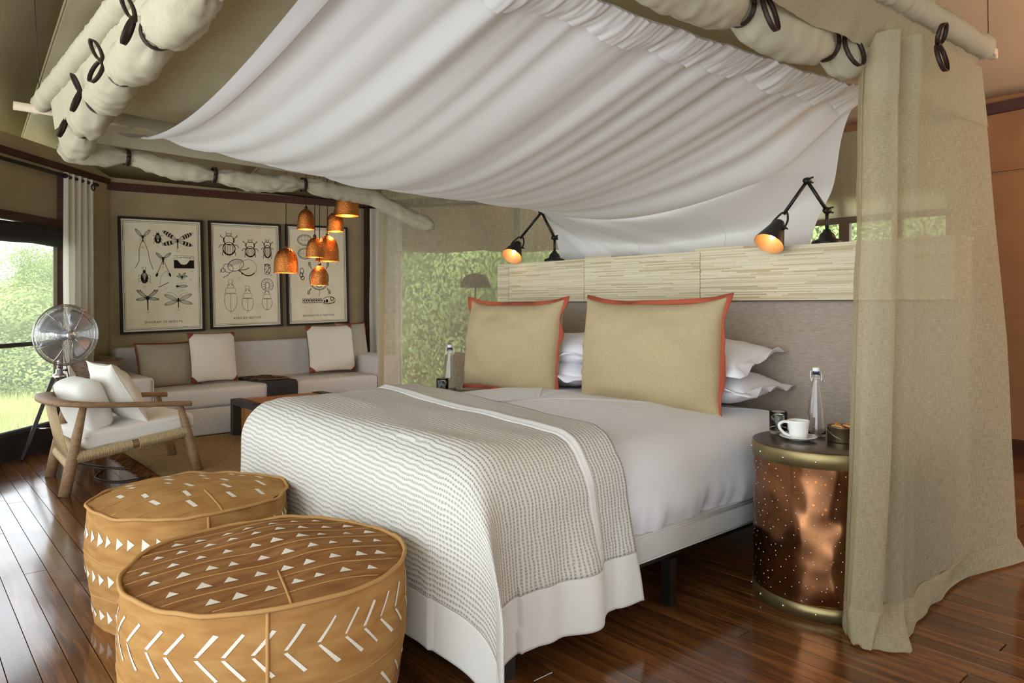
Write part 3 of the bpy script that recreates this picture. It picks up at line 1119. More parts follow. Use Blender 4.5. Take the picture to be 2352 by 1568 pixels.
def rounded_shell(x0, x1, y0, y1, z0, z1, rc, re, puff, wr, seed):
    """perimeter x profile shell: sides, rounded edge, puffed top"""
    per = []
    nseg = 8

    def arc(cx, cy, a0):
        for k in range(nseg + 1):
            a = a0 + (pi / 2) * k / nseg
            per.append((cx + rc * cos(a), cy + rc * sin(a), cos(a), sin(a)))

    def side(a, b, nx, ny):
        d = (V(b) - V(a)).length
        m_ = max(2, int(d / 0.025))
        for k in range(1, m_):
            p = V(a).lerp(V(b), k / m_)
            per.append((p.x, p.y, nx, ny))
    arc(x1 - rc, y1 - rc, 0)
    side((x1 - rc, y1, 0), (x0 + rc, y1, 0), 0, 1)
    arc(x0 + rc, y1 - rc, pi / 2)
    side((x0, y1 - rc, 0), (x0, y0 + rc, 0), -1, 0)
    arc(x0 + rc, y0 + rc, pi)
    side((x0 + rc, y0, 0), (x1 - rc, y0, 0), 0, -1)
    arc(x1 - rc, y0 + rc, 3 * pi / 2)
    side((x1, y0 + rc, 0), (x1, y1 - rc, 0), 1, 0)
    prof = []
    for k in range(9):
        t = k / 8
        prof.append((0.012 * sin(pi * t) * -1 + 0.02 * (1 - t) ** 3, lerp(z0, z1 - re, t), 1 - t))
    for k in range(1, 9):
        a = (pi / 2) * k / 8
        prof.append((re * (1 - cos(a)), z1 - re + re * sin(a), 0))
    for ins in (0.23, 0.28, 0.34, 0.41, 0.49, 0.57, 0.65, 0.73, 0.81, 0.89, 0.95):
        prof.append((ins, z1 + puff * sstep(re - .1, 0.9, ins), 0))
    g = G()
    n = len(per)
    vs, fs = [], []
    cx, cy = (x0 + x1) / 2, (y0 + y1) / 2
    for (ins, z, w) in prof:
        s = 0.0
        for k, (x, y, nx, ny) in enumerate(per):
            s += 0.025
            wv = wr * w ** 1.5 * (fbm(s * 9, z * 2.0, seed) + 0.7 * fbm(s * 22, z * 3, seed + 5))
            ww = 0.004 * fbm(x * 3, y * 3, seed) + 0.0025 * fbm(x * 9 + y * 4, y * 3, seed + 2)
            # shrink towards the middle for top rings
            kx = 1 - ins / max(abs(x - cx), 0.3) if ins > 0.195 else 1
            px_ = x - nx * (ins - wv)
            py_ = y - ny * (ins - wv)
            if ins > 0.195:
                fx = max(0.02, ((x1 - x0) / 2 - ins) / ((x1 - x0) / 2 - 0.18))
                fy = max(0.02, ((y1 - y0) / 2 - ins) / ((y1 - y0) / 2 - 0.18))
                px_ = cx + (x - nx * 0.18 - cx) * fx
                py_ = cy + (y - ny * 0.18 - cy) * fy
            vs.append((px_, py_, z + (ww if z > z1 - 0.1 else 0)))
    for j in range(len(prof) - 1):
        for k in range(n):
            k2 = (k + 1) % n
            fs.append((j * n + k, j * n + k2, (j + 1) * n + k2, (j + 1) * n + k))
    fs.append(tuple(range((len(prof) - 1) * n, len(prof) * n)))
    g.add(vs, fs)
    return g


sheet = rounded_shell(BX0 + 0.03, BX1 - 0.015, BY0 - 0.01, BY1 + 0.01, 0.345, 0.700, 0.17, 0.19, 0.050, 0.034, 3.3).build('bed_sheet', m_sheet)
tag(sheet, 'smooth white sheet tucked over the mattress of the bed', 'sheet')
ROOTS[sheet.name] = Matrix.Identity(4)
G().rbox(((BX0 + BX1) / 2, (BY0 + BY1) / 2, 0.49), (BX1 - BX0 - 0.16, BY1 - BY0 - 0.16, 0.28), 0.06, 3).build('mattress', m_sheet, bed)

# ------------------------------------------------------------------ waffle throw over the foot end
TX = 1.365          # foot face of the mattress
TNY = 1.765        # near side face
TFY = 3.845
ZT = 0.758
HEAD_X = 2.28
DROP_F = 0.64      # hang at foot
DROP_N = 0.64     # hang at near side


def throw_pos(a, b, lift=0.0):
    """a: metres from the head edge along the bed towards the foot; b: metres from near mattress edge (negative = hanging)"""
    R = 0.205
    La = HEAD_X - TX - 0.0
    over_f = a - (La - R)           # >0 starts to bend over the foot
    over_n = -(b - R)               # >0 starts to bend over the near side
    wid = TFY - TNY
    over_r = b - (wid - R)

    def bend(o):
        """horizontal advance, drop"""
        q = R * pi / 2
        if o <= 0:
            return o, 0.0
        if o < q:
            t = o / R
            return R * sin(t), R * (1 - cos(t))
        return R, R + (o - q)
    x_f = HEAD_X - (La - R)
    y_n = TNY + R
    y_r = TFY - R
    z = ZT + lift
    if over_f > 0 and over_n > 0:       # near foot corner: cloth falls in a cone and folds
        rho = sqrt(over_f ** 2 + over_n ** 2)
        ph = math.atan2(over_n, over_f)
        h, d = bend(rho)
        fold = sin(2 * ph)
        k = sstep(0.08, 0.6, rho)
        # tension folds gather the extra cloth into one outward pleat at the corner
        ph2 = ph + 0.30 * k * sin(4 * ph)
        flap = k * 0.25 * fold ** 1.6
        out = h - k * 0.03 * sin(4 * ph) ** 2
        x = x_f - out * cos(ph2) - flap * 0.30
        y = y_n - out * sin(ph2) - flap * 0.95
        return V((x, y, max(z - d, 0.012 + 0.02 * fold)))
    ff, df = bend(over_f)
    fn_, dn = bend(over_n)
    fr, dr = bend(over_r)
    x = x_f - ff
    if over_n > 0:
        y = y_n - fn_
    elif over_r > 0:
        y = y_r + fr
    else:
        y = TNY + b
    d = df + dn + (dr if over_n <= 0 else 0)
    if over_f > 0 and over_r > 0:
        rho = sqrt(over_f ** 2 + over_r ** 2)
        ph = math.atan2(over_r, over_f)
        h, d = bend(rho)
        x = x_f - h * cos(ph)
        y = y_r + h * sin(ph)
    z -= d
    # hanging folds
    if dn > R:
        k = sstep(R, 0.6, dn)
        fld = 0.022 * sin(a * 17 + 0.8) + 0.016 * sin(a * 31 + 2) + 0.014 * fbm(a * 8, 1.3)
        y -= max(0, k * (0.02 + fld)) + 0.01 * k
        x += k * 0.01 * sin(a * 23)
    if df > R:
        k = sstep(R, 0.6, df)
        x -= k * max(0, 0.012 + 0.010 * sin(b * 14) + 0.010 * fbm(b * 6, 4.2))
    # the top puffs a little and ripples where it drops
    if d < 0.02:
        z += 0.012 * fbm(a * 3, b * 2.2, 8) + 0.006 * fbm(a * 9, b * 3, 2)
    return V((x, y, max(z, 0.012)))


WID = TFY - TNY
throw = thing('throw_blanket', 'pale grey waffle-weave throw with white linen border over foot of bed', 'blanket', (1.8, 2.6, 0.1))
A1 = (HEAD_X - TX) + DROP_F - 0.07
B0, B1 = -(DROP_N - 0.07), WID + 0.45
BORD = 0.19


def tgrid(a0, a1, b0, b1, na, nb, lift=0.0, fold=True):
    g = G()

    def fn(u, v):
        a, b = lerp(a0, a1, v), lerp(b0, b1, u)
        # folded-back double layer near the head edge makes a soft ridge
        lf = lift + (0.016 * sstep(0.23, 0.19, a) if fold else 0)
        skew = HEAD_X - (lerp(2.10, 2.46, min(1, b / WID)) if b > 0 else 2.10 - b * 0.14)
        return throw_pos(a * (A1 - skew) / A1 + skew, b, lf)
    g.grid(fn, nb, na, uvf=lambda u, v: (lerp(a0, a1, v), lerp(b0, b1, u)))
    return g


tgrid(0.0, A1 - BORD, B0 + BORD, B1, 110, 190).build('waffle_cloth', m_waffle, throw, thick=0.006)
gbr = tgrid(A1 - BORD, A1, B0, B1, 18, 190)
gbr.build('linen_border', m_whitelin, throw, thick=0.005)
tgrid(0.0, A1 - BORD, B0, B0 + BORD, 110, 18).build('linen_border', m_whitelin, throw, thick=0.005)
tgrid(0.195, 0.235, B0 + BORD, B1, 4, 150, 0.004).build('fold_band', m_whitelin, throw, thick=0.006)

# ------------------------------------------------------------------ headboard
HX0, HX1, HY0, HY1 = 3.66, 3.90, 1.12, 4.36
hb = thing('headboard', 'long taupe upholstered headboard topped by a reed-clad ledge', 'headboard', (3.78, 2.78, 0))
G().rbox(((HX0 + HX1) / 2 + 0.01, (HY0 + HY1) / 2, 0.638), (HX1 - HX0 - 0.02, HY1 - HY0 - 0.01, 1.272), 0.025, 3).build('upholstered_panel', m_upholst, hb, angle=50)
G().rbox(((HX0 + HX1) / 2, (HY0 + HY1) / 2, 1.42), (HX1 - HX0 - 0.012, HY1 - HY0 - 0.012, 0.285), 0.004, 1).build('ledge_box', m_reed2, hb, smooth=False)
rr_ = random.Random(21)
joints = [HY0, 2.475, 3.42, 4.225, HY1]
for i in range(4):
    y0, y1 = joints[i] + 0.0015, joints[i + 1] - 0.0015
    pan = G().box((HX0 - 0.002, (y0 + y1) / 2, 1.42), (0.006, y1 - y0, 0.29)).build('reed_panel', m_reed2, hb, smooth=False)
    g = G()
    z = 1.276
    while z < 1.562:
        h = rr_.uniform(0.0045, 0.0085)
        y = y0 - rr_.uniform(0, 0.3)
        while y < y1:
            ln = rr_.uniform(0.12, 0.5)
            a, b = max(y, y0), min(y + ln, y1)
            y += ln
            if b - a < 0.004:
                continue
            g.box((HX0 - 0.006 - rr_.uniform(0, 0.0022), (a + b) / 2, z + h / 2), (0.006, b - a - 0.001, h * 0.93))
        z += h
    tag(g.build('reed_strips', m_reed, pan, smooth=False), kind='stuff')
G().box(((HX0 + HX1) / 2, (HY0 + HY1) / 2, 1.566), (HX1 - HX0 + 0.012, HY1 - HY0, 0.008)).build('ledge_top', m_reed, hb, smooth=False)
G().rbox((3.80, 3.36, 1.58), (0.16, 0.25, 0.02), 0.004, 1).build('switch_plate', m_reed, hb, smooth=False)
G().rbox((3.80, 2.40, 1.582), (0.16, 0.34, 0.024), 0.004, 1).build('switch_plate', m_reed, hb, smooth=False)


# ------------------------------------------------------------------ cushions and pillows
def pillow_fn(w, h, t, ear=0.05, sq=0.45, seed=0, wr=0.006, slump=0.0, dog=0.0, dip=0.0):
    def fn(u, v, s):
        cr = abs(u * v) ** 5
        x = w / 2 * u * (1 - ear * (1 - v * v) + dog * cr)
        y = h / 2 * v * (1 - ear * (1 - u * u) + dog * cr)
        if v > 0:
            y -= h / 2 * dip * v * (1 - u ** 4)
        e = max(0.0, (1 - u * u) * (1 - v * v))
        z = s * t / 2 * e ** sq
        crn = (1 - abs(u * v)) * 1.0
        z += wr * (fbm(u * 2.3 + seed, v * 2.3, s * 3) + 0.6 * fbm(u * 6 + seed, v * 5, s * 3)) * min(1, e * 4)
        y -= slump * (1 - abs(v)) * e
        return V((x, y, z))
    return fn


def pillow_mesh(fn, n=26):
    g = G()
    for s in (1, -1):
        g.grid(lambda u, v: fn(sin((2 * u - 1) * pi / 2), sin((2 * v - 1) * pi / 2), s), n, n)
        if s == -1:
            k = (n + 1) ** 2
            g.f = [f if min(f) < k else f[::-1] for f in g.f]
    return g


def edge_pts(fn, n=40, out=0.0):
    pts = []
    for (a, b, c_, d_) in ((-1, -1, 1, -1), (1, -1, 1, 1), (1, 1, -1, 1), (-1, 1, -1, -1)):
        for k in range(n):
            u, v = lerp(a, c_, k / n), lerp(b, d_, k / n)
            p = fn(u, v, 1)
            pts.append((p, V((u, v, 0))))
    return pts


def flange_mesh(fn, wid, seed=0, wave=0.008, n=40, th=0.004):
    g = G()
    E_ = edge_pts(fn, n)
    m_ = len(E_)
    vs, fs = [], []
    for i, (p, uv) in enumerate(E_):
        q = p.copy()
        wz = wave * (fbm(i * 0.13, seed, 1.5) * 1.6)
        dirx = (1 if uv.x > 0.999 else -1 if uv.x < -0.999 else 0)
        diry = (1 if uv.y > 0.999 else -1 if uv.y < -0.999 else 0)
        o = V((dirx * wid, diry * wid, wz))
        vs += [p + V((-dirx * 0.004, -diry * 0.004, th)), q + o + V((0, 0, th / 2)), q + o - V((0, 0, th / 2)), p + V((-dirx * .004, -diry * .004, -th))]
    for i in range(m_):
        j = (i + 1) % m_
        for k in range(3):
            fs.append((i * 4 + k, j * 4 + k, j * 4 + k + 1, i * 4 + k + 1))
    return g.add(vs, fs)


def pose(loc, xdir, up):
    """matrix whose local x = xdir, local y = up, z = normal"""
    x = V(xdir).normalized()
    y = V(up)
    y = (y - x * y.dot(x)).normalized()
    z = x.cross(y)
    M = Matrix((x, y, z)).transposed().to_4x4()
    return Matrix.Translation(V(loc)) @ M


def big_cushion(loc, yaw, lean, label, seed):
    d = V((sin(yaw), -cos(yaw), 0))        # local x: towards the near side (-Y)
    up = V((cos(lean) * 0 + sin(lean), 0, cos(lean)))
    t = thing('cushion', label, 'cushion', M=pose(loc, d, up))
    fn = pillow_fn(0.90, 0.585, 0.30, 0.0, 0.44, seed, 0.026, 0.0, 0.05, 0.085)
    pillow_mesh(fn).build('cover', m_cush, t)
    flange_mesh(fn, 0.024, seed, 0.03).build('trim', m_terra, t)
    return t


# bed pillows: two stacked pairs behind the cushions
def bed_pillow(loc, yaw, tilt, label, seed):
    d = V((sin(yaw), -cos(yaw), 0))
    up = V((cos(tilt), 0, sin(tilt)))
    t = thing('pillow', label, 'pillow', M=pose(loc, d, up))
    fn = pillow_fn(0.66, 0.42, 0.19, 0.04, 0.42, seed, 0.012)
    pillow_mesh(fn, 20).build('pillowcase', m_pillow, t)
    flange_mesh(fn, 0.055, seed, 0.03).build('flange', m_pillow, t)
    return t


bed_pillow((3.40, 2.26, 0.815), 0.05, 0.04, 'lower white pillow on the near side, on sheet behind the nearer khaki cushion', 1)
bed_pillow((3.42, 2.31, 0.965), 0.02, 0.16, 'upper white pillow on the near side, stacked behind the nearer khaki cushion', 2)
bed_pillow((3.40, 3.33, 0.815), 0.0, 0.04, 'lower white pillow on the far side, seen between the two khaki cushions', 3)
bed_pillow((3.42, 3.30, 0.965), 0.03, 0.14, 'upper white pillow on the far side, seen between the two khaki cushions', 4)
big_cushion((3.14, 2.465, 0.985), 0.02, 0.10, 'nearer large khaki cushion with terracotta trim, next to the copper drum side', 11)
big_cushion((3.17, 3.645, 0.980), 0.0, 0.12, 'farther large khaki cushion with terracotta trim, beside the sheer curtain', 15)

# ------------------------------------------------------------------ canopy over the bed: poles in linen sleeves, roof cloth
FF = V((0.60, 4.44, 2.30))      # foot far corner
FN = V((0.72, 1.22, 2.46))      # foot near corner
HN = V((3.76, 1.04, 2.42))      # head near corner
HF = V((3.78, 4.46, 2.24))      # head far corner
can = thing('bed_canopy', 'pale linen canopy roof with sleeved poles hung by wires above the bed', 'canopy', (2.2, 2.8, 2.3))


def wr_sleeve(p, q, r, n, seed, amp=0.006, ang=14):
    g = G()
    p, q = V(p), V(q)
    d = (q - p)
    L_ = d.length
    d.normalize()
    sx = d.cross(V((0, 0, 1))).normalized()
    sz = sx.cross(d)

    def fn(u, v):
        a = 2 * pi * u
        rr = r + amp * (fbm(v * L_ * 12 + 1.5 * sin(a), a * 0.7, seed) + 0.9 * fbm(v * L_ * 38, a * 0.4, seed + 3))
        return p + d * (L_ * v) + (sx * cos(a) + sz * sin(a)) * rr
    g.grid(fn, ang, n, closeu=True, uvf=lambda u, v: (u * 0.3, v * L_))
    return g


dF = (FF - FN).normalized()
dN = (HN - FN).normalized()
dFar = (HF - FF).normalized()
G().tube([FN - dF * 0.1, FF + dF * 0.085], 0.022, 10).build('pole', m_bamboo, can)
G().tube([FN - dN * 0.1, HN + dN * 0.085], 0.022, 10).build('pole', m_bamboo, can)
G().tube([FF - dFar * 0.12 + V((0, 0, -.03)), HF + dFar * 0.05], 0.022, 10).build('pole', m_bamboo, can)
wr_sleeve(FN, FF, 0.048, 220, 1.0, 0.009).build('sleeve', m_linen, can)
wr_sleeve(FN, HN, 0.050, 220, 2.0, 0.009).build('sleeve', m_linen, can)
wr_sleeve(FF + dFar * 0.15, HF, 0.045, 120, 3.0).build('sleeve', m_linen, can)
for p, d in ((HN, dN), (FF, dF)):
    g = G()
    g.rbox(p + d * 0.075, (0.05, 0.05, 0.035), 0.008, 2)
    g.rbox(p + d * 0.115, (0.035, 0.035, 0.05), 0.008, 2)
    g.tube([p + d * 0.06, p + d * 0.06 + V((0, 0, 0.05))], 0.006, 6)
    g.build('clamp', m_bamboo, can)
G().tube([HN + dN * 0.06, HN + dN * 0.06 + V((0.02, 0.02, 1.25))], 0.0022, 5).build('wire', m_iron, can)
G().tube([FF + dF * 0.03, FF + dF * 0.03 + V((-0.02, 0.06, 0.66))], 0.0022, 5).build('wire', m_iron, can)


def roof_fn(u, v):
    # u along the bed from foot to head, v from near to far
    a = FN.lerp(HN, u)
    b = FF.lerp(HF, u)
    p = a.lerp(b, v)
    p.z += 0.03 - 0.05 * sin(pi * v) * (0.6 + 0.4 * u) - 0.03 * sin(pi * u)
    p.z += 0.022 * fbm(v * 16, u * 1.2, 3) + 0.014 * fbm(v * 46, u * 1.5, 7)
    return p


G().grid(roof_fn, 50, 150, uvf=lambda u, v: (u * 3.1, v * 3.3)).build('roof_cloth', m_linen_roof, can)


def valance(p, q, drop, seed, amp=0.012, off=(0, 0, 0)):
    g = G()
    p, q = V(p), V(q)
    L_ = (q - p).length
    d = (q - p).normalized()
    nrm = d.cross(V((0, 0, 1)))

    def fn(u, v):
        b = p.lerp(q, u)
        w = amp * (0.3 + v) * (fbm(u * L_ * 7, v * 0.6, seed) + 0.5 * fbm(u * L_ * 20, v * 0.7, seed + 1))
        return b + nrm * w + V((0, 0, -0.03 - drop * v)) + V(off) * v
    g.grid(fn, int(L_ * 45), 8, uvf=lambda u, v: (u * L_, v * drop))
    return g


valance(FN, FF - dF * 0.22, 0.15, 4, off=(0.02, 0, 0)).build('valance', m_linen, can)
valance(FF + dFar * 0.15, HF, 0.13, 5).build('valance', m_linen, can)
valance(FN, HN + V((-0.02, 0, 0)), 0.15, 6, off=(0, 0.10, 0)).build('valance', m_linen_hdr, can)


def rolled(name, label, path, ties, r, seed, group=None, capend=True):
    poly = catmull(path, 14)
    acc = [0.0]
    for i in range(1, len(poly)):
        acc.append(acc[-1] + (poly[i] - poly[i - 1]).length)
    Lt = acc[-1]
    root = thing(name, label, 'curtain', tuple(poly[0]), group)
    g = G()
    nv = int(Lt * 60)
    nu = 26

    def at(s):
        for i in range(1, len(poly)):
            if acc[i] >= s:
                t = (s - acc[i - 1]) / max(1e-6, acc[i] - acc[i - 1])
                return poly[i - 1].lerp(poly[i], t), (poly[i] - poly[i - 1]).normalized()
        return poly[-1], (poly[-1] - poly[-2]).normalized()

    def fn(u, v):
        s = v * Lt
        p, d = at(s)
        sx = d.cross(V((0, 0, 1))).normalized()
        sz = sx.cross(d)
        dt = min([abs(s - t) for t in ties] + [9])
        pinch = 1 - 0.46 * exp(-(dt / 0.06) ** 2)
        sag = 0.02 * (1 - exp(-(dt / 0.2) ** 2))
        end = min(1.0, sqrt(max(0.02, min(s, Lt - s) / 0.06))) if capend else 1
        a = 2 * pi * u
        rad = r * pinch * end
        rad *= 1 + 0.10 * fbm(1.3 * cos(a) + seed, 1.3 * sin(a), s * 4)
        rad += 0.020 * exp(-(dt / 0.13) ** 2) * fbm(4 * cos(a) + 1, 4 * sin(a), s * 3 + seed)
        rad += 0.010 * fbm(2.2 * cos(a + s * 2), 2.2 * sin(a + s * 2), s * 16 + seed)
        rad += 0.006 * fbm(a * 1.2, s * 26, seed + 4)
        return p + V((0, 0, -sag)) + (sx * cos(a) + sz * sin(a) * 1.08) * rad
    g.grid(fn, nu, nv, closeu=True, uvf=lambda u, v: (u * 0.55, v * Lt))
    g.build('roll', m_linen, root)
    return root, at


def tie(root, p, d, r, out, size=0.06, loops=2, seed=0):
    """leather strap round the roll with hanging bow loops on the outer side"""
    sx = d.cross(V((0, 0, 1))).normalized()
    sz = sx.cross(d)
    g = G()
    ring = [p + (sx * cos(a) + sz * sin(a) * 1.05) * (r * 0.66) for a in [2 * pi * k / 20 for k in range(21)]]
    g.ribbon(ring, 0.022, d, 0.004)
    st = g.build('strap', m_strap, root)
    if loops:
        o = V(out).normalized()
        kn = p + o * (r * 0.98) + V((0, 0, 0.012))
        g = G()
        rnd = random.Random(seed)
        for k, (dz, sc) in enumerate(((-1, 1.0), (1, 0.72))[:loops]):
            pts = []
            tw = rnd.uniform(-0.5, 0.5)
            for i in range(17):
                a = 2 * pi * i / 16
                rr = size * sc
                lx = rr * 0.62 * sin(a)
                lz = dz * rr * (1 - cos(a)) * 0.95
                pts.append(kn + (d * cos(tw) + o * sin(tw)) * lx + V((0, 0, lz)) + o * (0.018 * (1 - cos(a))))
            g.ribbon(pts, 0.017, o, 0.003)
        g.sphere(kn, 0.013, 8, 5)
        g.build('strap_bow', m_strap, root)
        G().tube([kn + d * 0.014 + o * .012 + V((0, 0, .012)), kn - d * 0.014 + o * .014 + V((0, 0, -.012))], 0.0025, 5).build('buckle', m_brass, root)


# roll along the foot pole
fr, at = rolled('rolled_curtain', 'rolled linen curtain tied by leather straps along the foot pole, upper left',
                [(0.70, 1.65, 2.235), (0.69, 2.4, 2.185), (0.69, 3.0, 2.17), (0.71, 3.6, 2.165), (0.73, 4.1, 2.13), (0.74, 4.36, 2.09)],
                [0.50, 0.98, 1.48, 1.98, 2.42], 0.082, 1)
for i, s in enumerate((0.50, 0.98, 1.48, 1.98, 2.42)):
    p, d = at(s)
    tie(fr, p, d, 0.082, (-1, -0.25, 0.1), 0.050, 2 if i < 4 else 1, i)
# roll along the far side, with a loose tail end
far, at = rolled('rolled_curtain', 'slim rolled linen curtain along the far canopy side above the sofa, tail hanging',
                 [(0.66, 4.36, 2.09), (0.80, 4.42, 2.075), (1.05, 4.44, 2.075), (1.5, 4.42, 2.03), (2.0, 4.42, 2.035), (2.45, 4.42, 2.03), (2.62, 4.40, 1.99), (2.85, 4.38, 1.90), (3.04, 4.36, 1.845)],
                 [0.36, 0.83, 1.40], 0.050, 7)
for i, s in enumerate((0.36, 0.83, 1.40)):
    p, d = at(s)
    tie(far, p, d, 0.068, (0, -1, 0), 0.05, 0, i + 20)
# roll along the near side, to the hanging curtain
nr, at = rolled('rolled_curtain', 'fat rolled linen curtain tied with dark leather beside the hanging curtain, top right',
                [(1.1, 1.36, 2.30), (1.7, 1.36, 2.285), (2.2, 1.345, 2.275), (2.65, 1.31, 2.265), (2.98, 1.26, 2.26)],
                [0.40, 1.12, 1.66], 0.088, 13)
for i, s in enumerate((0.40, 1.12, 1.66)):
    p, d = at(s)
    tie(nr, p, d, 0.088, (0.25, -1, 0.2), 0.072, 2, i + 40)

# ------------------------------------------------------------------ white cotton drape slung under the canopy
DX0, DX1 = 0.98, 3.62


def near_edge(u):
    x = lerp(DX0, DX1, u)
    y = 1.72 - 0.26 * u
    z = 2.305 - 0.02 * sin(pi * u) - 0.01 * u
    return V((x, y, z))


def far_edge(u):
    return V((lerp(DX0 - 0.05, DX1, u), 4.34, 2.19 + 0.02 * u))


def drape_fn(u, v):
    a, b = near_edge(u), far_edge(u)
    p = a.lerp(b, v)
    # catenary-like sag, deeper away from the plain foot edge, lowest towards the far side
    depth = lerp(0.20, 0.36, sstep(0.0, 0.42, u)) * lerp(1.0, 1.02, sstep(0.5, 1.0, u))
    w = v ** 1.22
    sag = 4 * w * (1 - w)
    p.z -= depth * (0.88 * sag + 0.12 * sin(pi * w))
    # folds gathered at both shirred hems run across the bed
    gat = 0.35 + 0.65 * (1 - sin(pi * v)) ** 0.7
    f = fbm(u * 12 + 0.6 * v, v * 0.7, 1.7) * 0.050 + fbm(u * 27 + 0.8 * v, v * 0.8, 4.1) * 0.024
    f += fbm(u * 70, v * 5, 9.0) * 0.006 * (exp(-(v / 0.10) ** 2) + exp(-((1 - v) / 0.10) ** 2))
    p.z += f * gat * sstep(0, 0.03, u) * (0.25 + 0.75 * sstep(0.0, 0.06, v) * sstep(0.0, 0.06, 1 - v))
    # the head end turns down smoothly into the back drop
    p.z -= 0.22 * sstep(0.78, 1.0, u) ** 1.6 * (1 - v) ** 1.6 * sstep(0.0, 0.22, v)
    # a stitched seam puckers the far part
    p.z += 0.004 * exp(-((v - 0.80) / 0.012) ** 2)
    p.z += 0.006 * fbm(u * 60, 2.0, 3) * exp(-((v - 0.82) / 0.05) ** 2)
    return p


dr = thing('canopy_drape', 'big white cotton drape sagging beneath the canopy and dropping behind the headboard', 'drape', (2.3, 3.0, 1.8))
G().grid(drape_fn, 190, 90, uvf=lambda u, v: (u * 2.7, v * 3)).build('sagging_cloth', m_cotton, dr)
g = G()
g.grid(lambda u, v: drape_fn(u, lerp(0.0, 0.055, v)) + V((0, -0.004, -0.010 * sin(pi * v) - 0.009 + 0.009 * fbm(u * 60, v * 1.2, 2) + 0.005 * fbm(u * 150, v, 7))), 420, 6)
g.build('shirred_hem', m_cotton, dr)
G().grid(lambda u, v: drape_fn(lerp(0.0, 0.028, u), lerp(0.02, 0.98, v)) + V((0, 0, -0.004)), 4, 90).build('edge_hem', m_cotton, dr)


def back_fn(u, v):
    # from the drape's head edge down behind the headboard; u near to far
    e = drape_fn(1.0, u)
    e.x += 0.0
    b = V((3.96, lerp(2.0, 3.92, u), 1.52))
    t = v
    p = e.lerp(b, t)
    if v > 0.85:
        p.z -= (v - 0.85) * 1.5
    p.y = lerp(e.y, b.y, t ** 0.6)
    p.x = lerp(e.x, 3.96, sstep(0, 0.55, t))
    # edges are pulled in as it drops
    p.x += (0.034 * fbm(u * 5 + t * 2.6, t * 1.2, 5) + 0.020 * fbm(u * 14 + t * 5, t, 2)) * sstep(0, .15, t)
    return p


G().grid(back_fn, 90, 50).build('back_drop', m_cotton, dr)
for ys in (2.50, 3.18):
    pts = []
    for k in range(3, 20):
        lo, hi = 0.0, 1.0
        for _ in range(24):
            md = (lo + hi) / 2
            if back_fn(md, k / 20).y < ys:
                lo = md
            else:
                hi = md
        pts.append(back_fn(lo, k / 20) + V((-0.001, 0, 0)))
    G().tube(pts, 0.0018, 4).build('seam', m_cotton, dr)

# ------------------------------------------------------------------ near linen curtain hanging to the floor
TOP = catmull([(2.97, 1.25, 2.30), (2.88, 1.17, 2.30), (2.93, 1.09, 2.31), (3.01, 1.13, 2.31), (3.05, 1.06, 2.31), (3.2, 1.05, 2.31), (3.45, 1.05, 2.32), (3.74, 1.045, 2.33)], 8)
MID = catmull([(2.90, 1.25, 1.1), (2.79, 1.17, 1.1), (2.84, 1.07, 1.1), (2.95, 1.13, 1.1), (3.00, 1.06, 1.1), (3.22, 1.06, 1.1), (3.55, 1.04, 1.1), (3.95, 1.00, 1.1)], 8)
BOT = catmull([(2.84, 1.25, .12), (2.71, 1.18, .12), (2.75, 1.07, .12), (2.86, 1.12, .12), (2.92, 1.05, .12), (3.10, 1.08, .12), (3.56, 1.08, .12), (4.09, 0.985, .12)], 8)
HEM = catmull([(2.83, 1.26, .008), (2.67, 1.16, .008), (2.66, 1.08, .008), (2.73, 1.03, .006), (2.84, 1.03, .006), (2.98, 1.05, .006), (3.52, 1.10, .01), (4.22, 0.955, .008)], 8)


def cur_fn(u, v):
    a, b, c_, h_ = along(TOP, u), along(MID, u), along(BOT, u), along(HEM, u)
    if v < 0.5:
        p = a.lerp(b, v / 0.5)
    elif v < 0.93:
        p = b.lerp(c_, (v - 0.5) / 0.43)
    else:
        p = c_.lerp(h_, sstep(0.93, 1.0, v))
    k = 0.35 + 0.65 * v
    m_ = sstep(0, 0.12, u)
    fold = 0.030 * sin(u * 22 + 0.8 * v) * exp(-((u - 0.48) / 0.14) ** 2) * k + 0.034 * fbm(u * 8, v * 0.9, 3) * (0.4 + 0.6 * v) + 0.007 * fbm(u * 26, v * 2.5, 6) * k
    p.y += fold * m_
    p.x += 0.012 * fbm(v * 5, u * 3, 9) + 0.01 * fbm(v * 14, 1.0, 2) * (1 - m_)
    if v > 0.93:
        p.y += 0.015 * fbm(u * 30, v * 20, 1)
        p.z = max(0.005, p.z + 0.018 * max(0, fbm(u * 22, v * 30, 5)) * sstep(0.93, 0.97, v))
    return p


cur = thing('hanging_curtain', 'full-length sheer linen curtain hanging beside the copper drum, hem pooled on floor', 'curtain', (3.3, 1.1, 0))
G().grid(lambda u, v: cur_fn(u, lerp(0.098, 1, v)), 130, 130, uvf=lambda u, v: (u * 1.75, v * 2.4)).build('cloth', m_linen_cur, cur)
G().grid(lambda u, v: cur_fn(u * 0.10, v) + V((-0.004, 0.004, 0)), 10, 130, uvf=lambda u, v: (u * .17, v * 2.4)).build('side_hem', m_linen_cur, cur)
G().grid(lambda u, v: cur_fn(u, v * 0.108) + V((0, -0.003, 0.0)), 130, 8, uvf=lambda u, v: (u * 1.75, v * .24)).build('header', m_linen_hdr, cur)
G().grid(lambda u, v: cur_fn(u, lerp(0.93, 1.0, v)) + V((0, -0.003, 0.004)), 130, 14, uvf=lambda u, v: (u * 1.75, v * .2)).build('bottom_hem', m_linen_cur, cur)
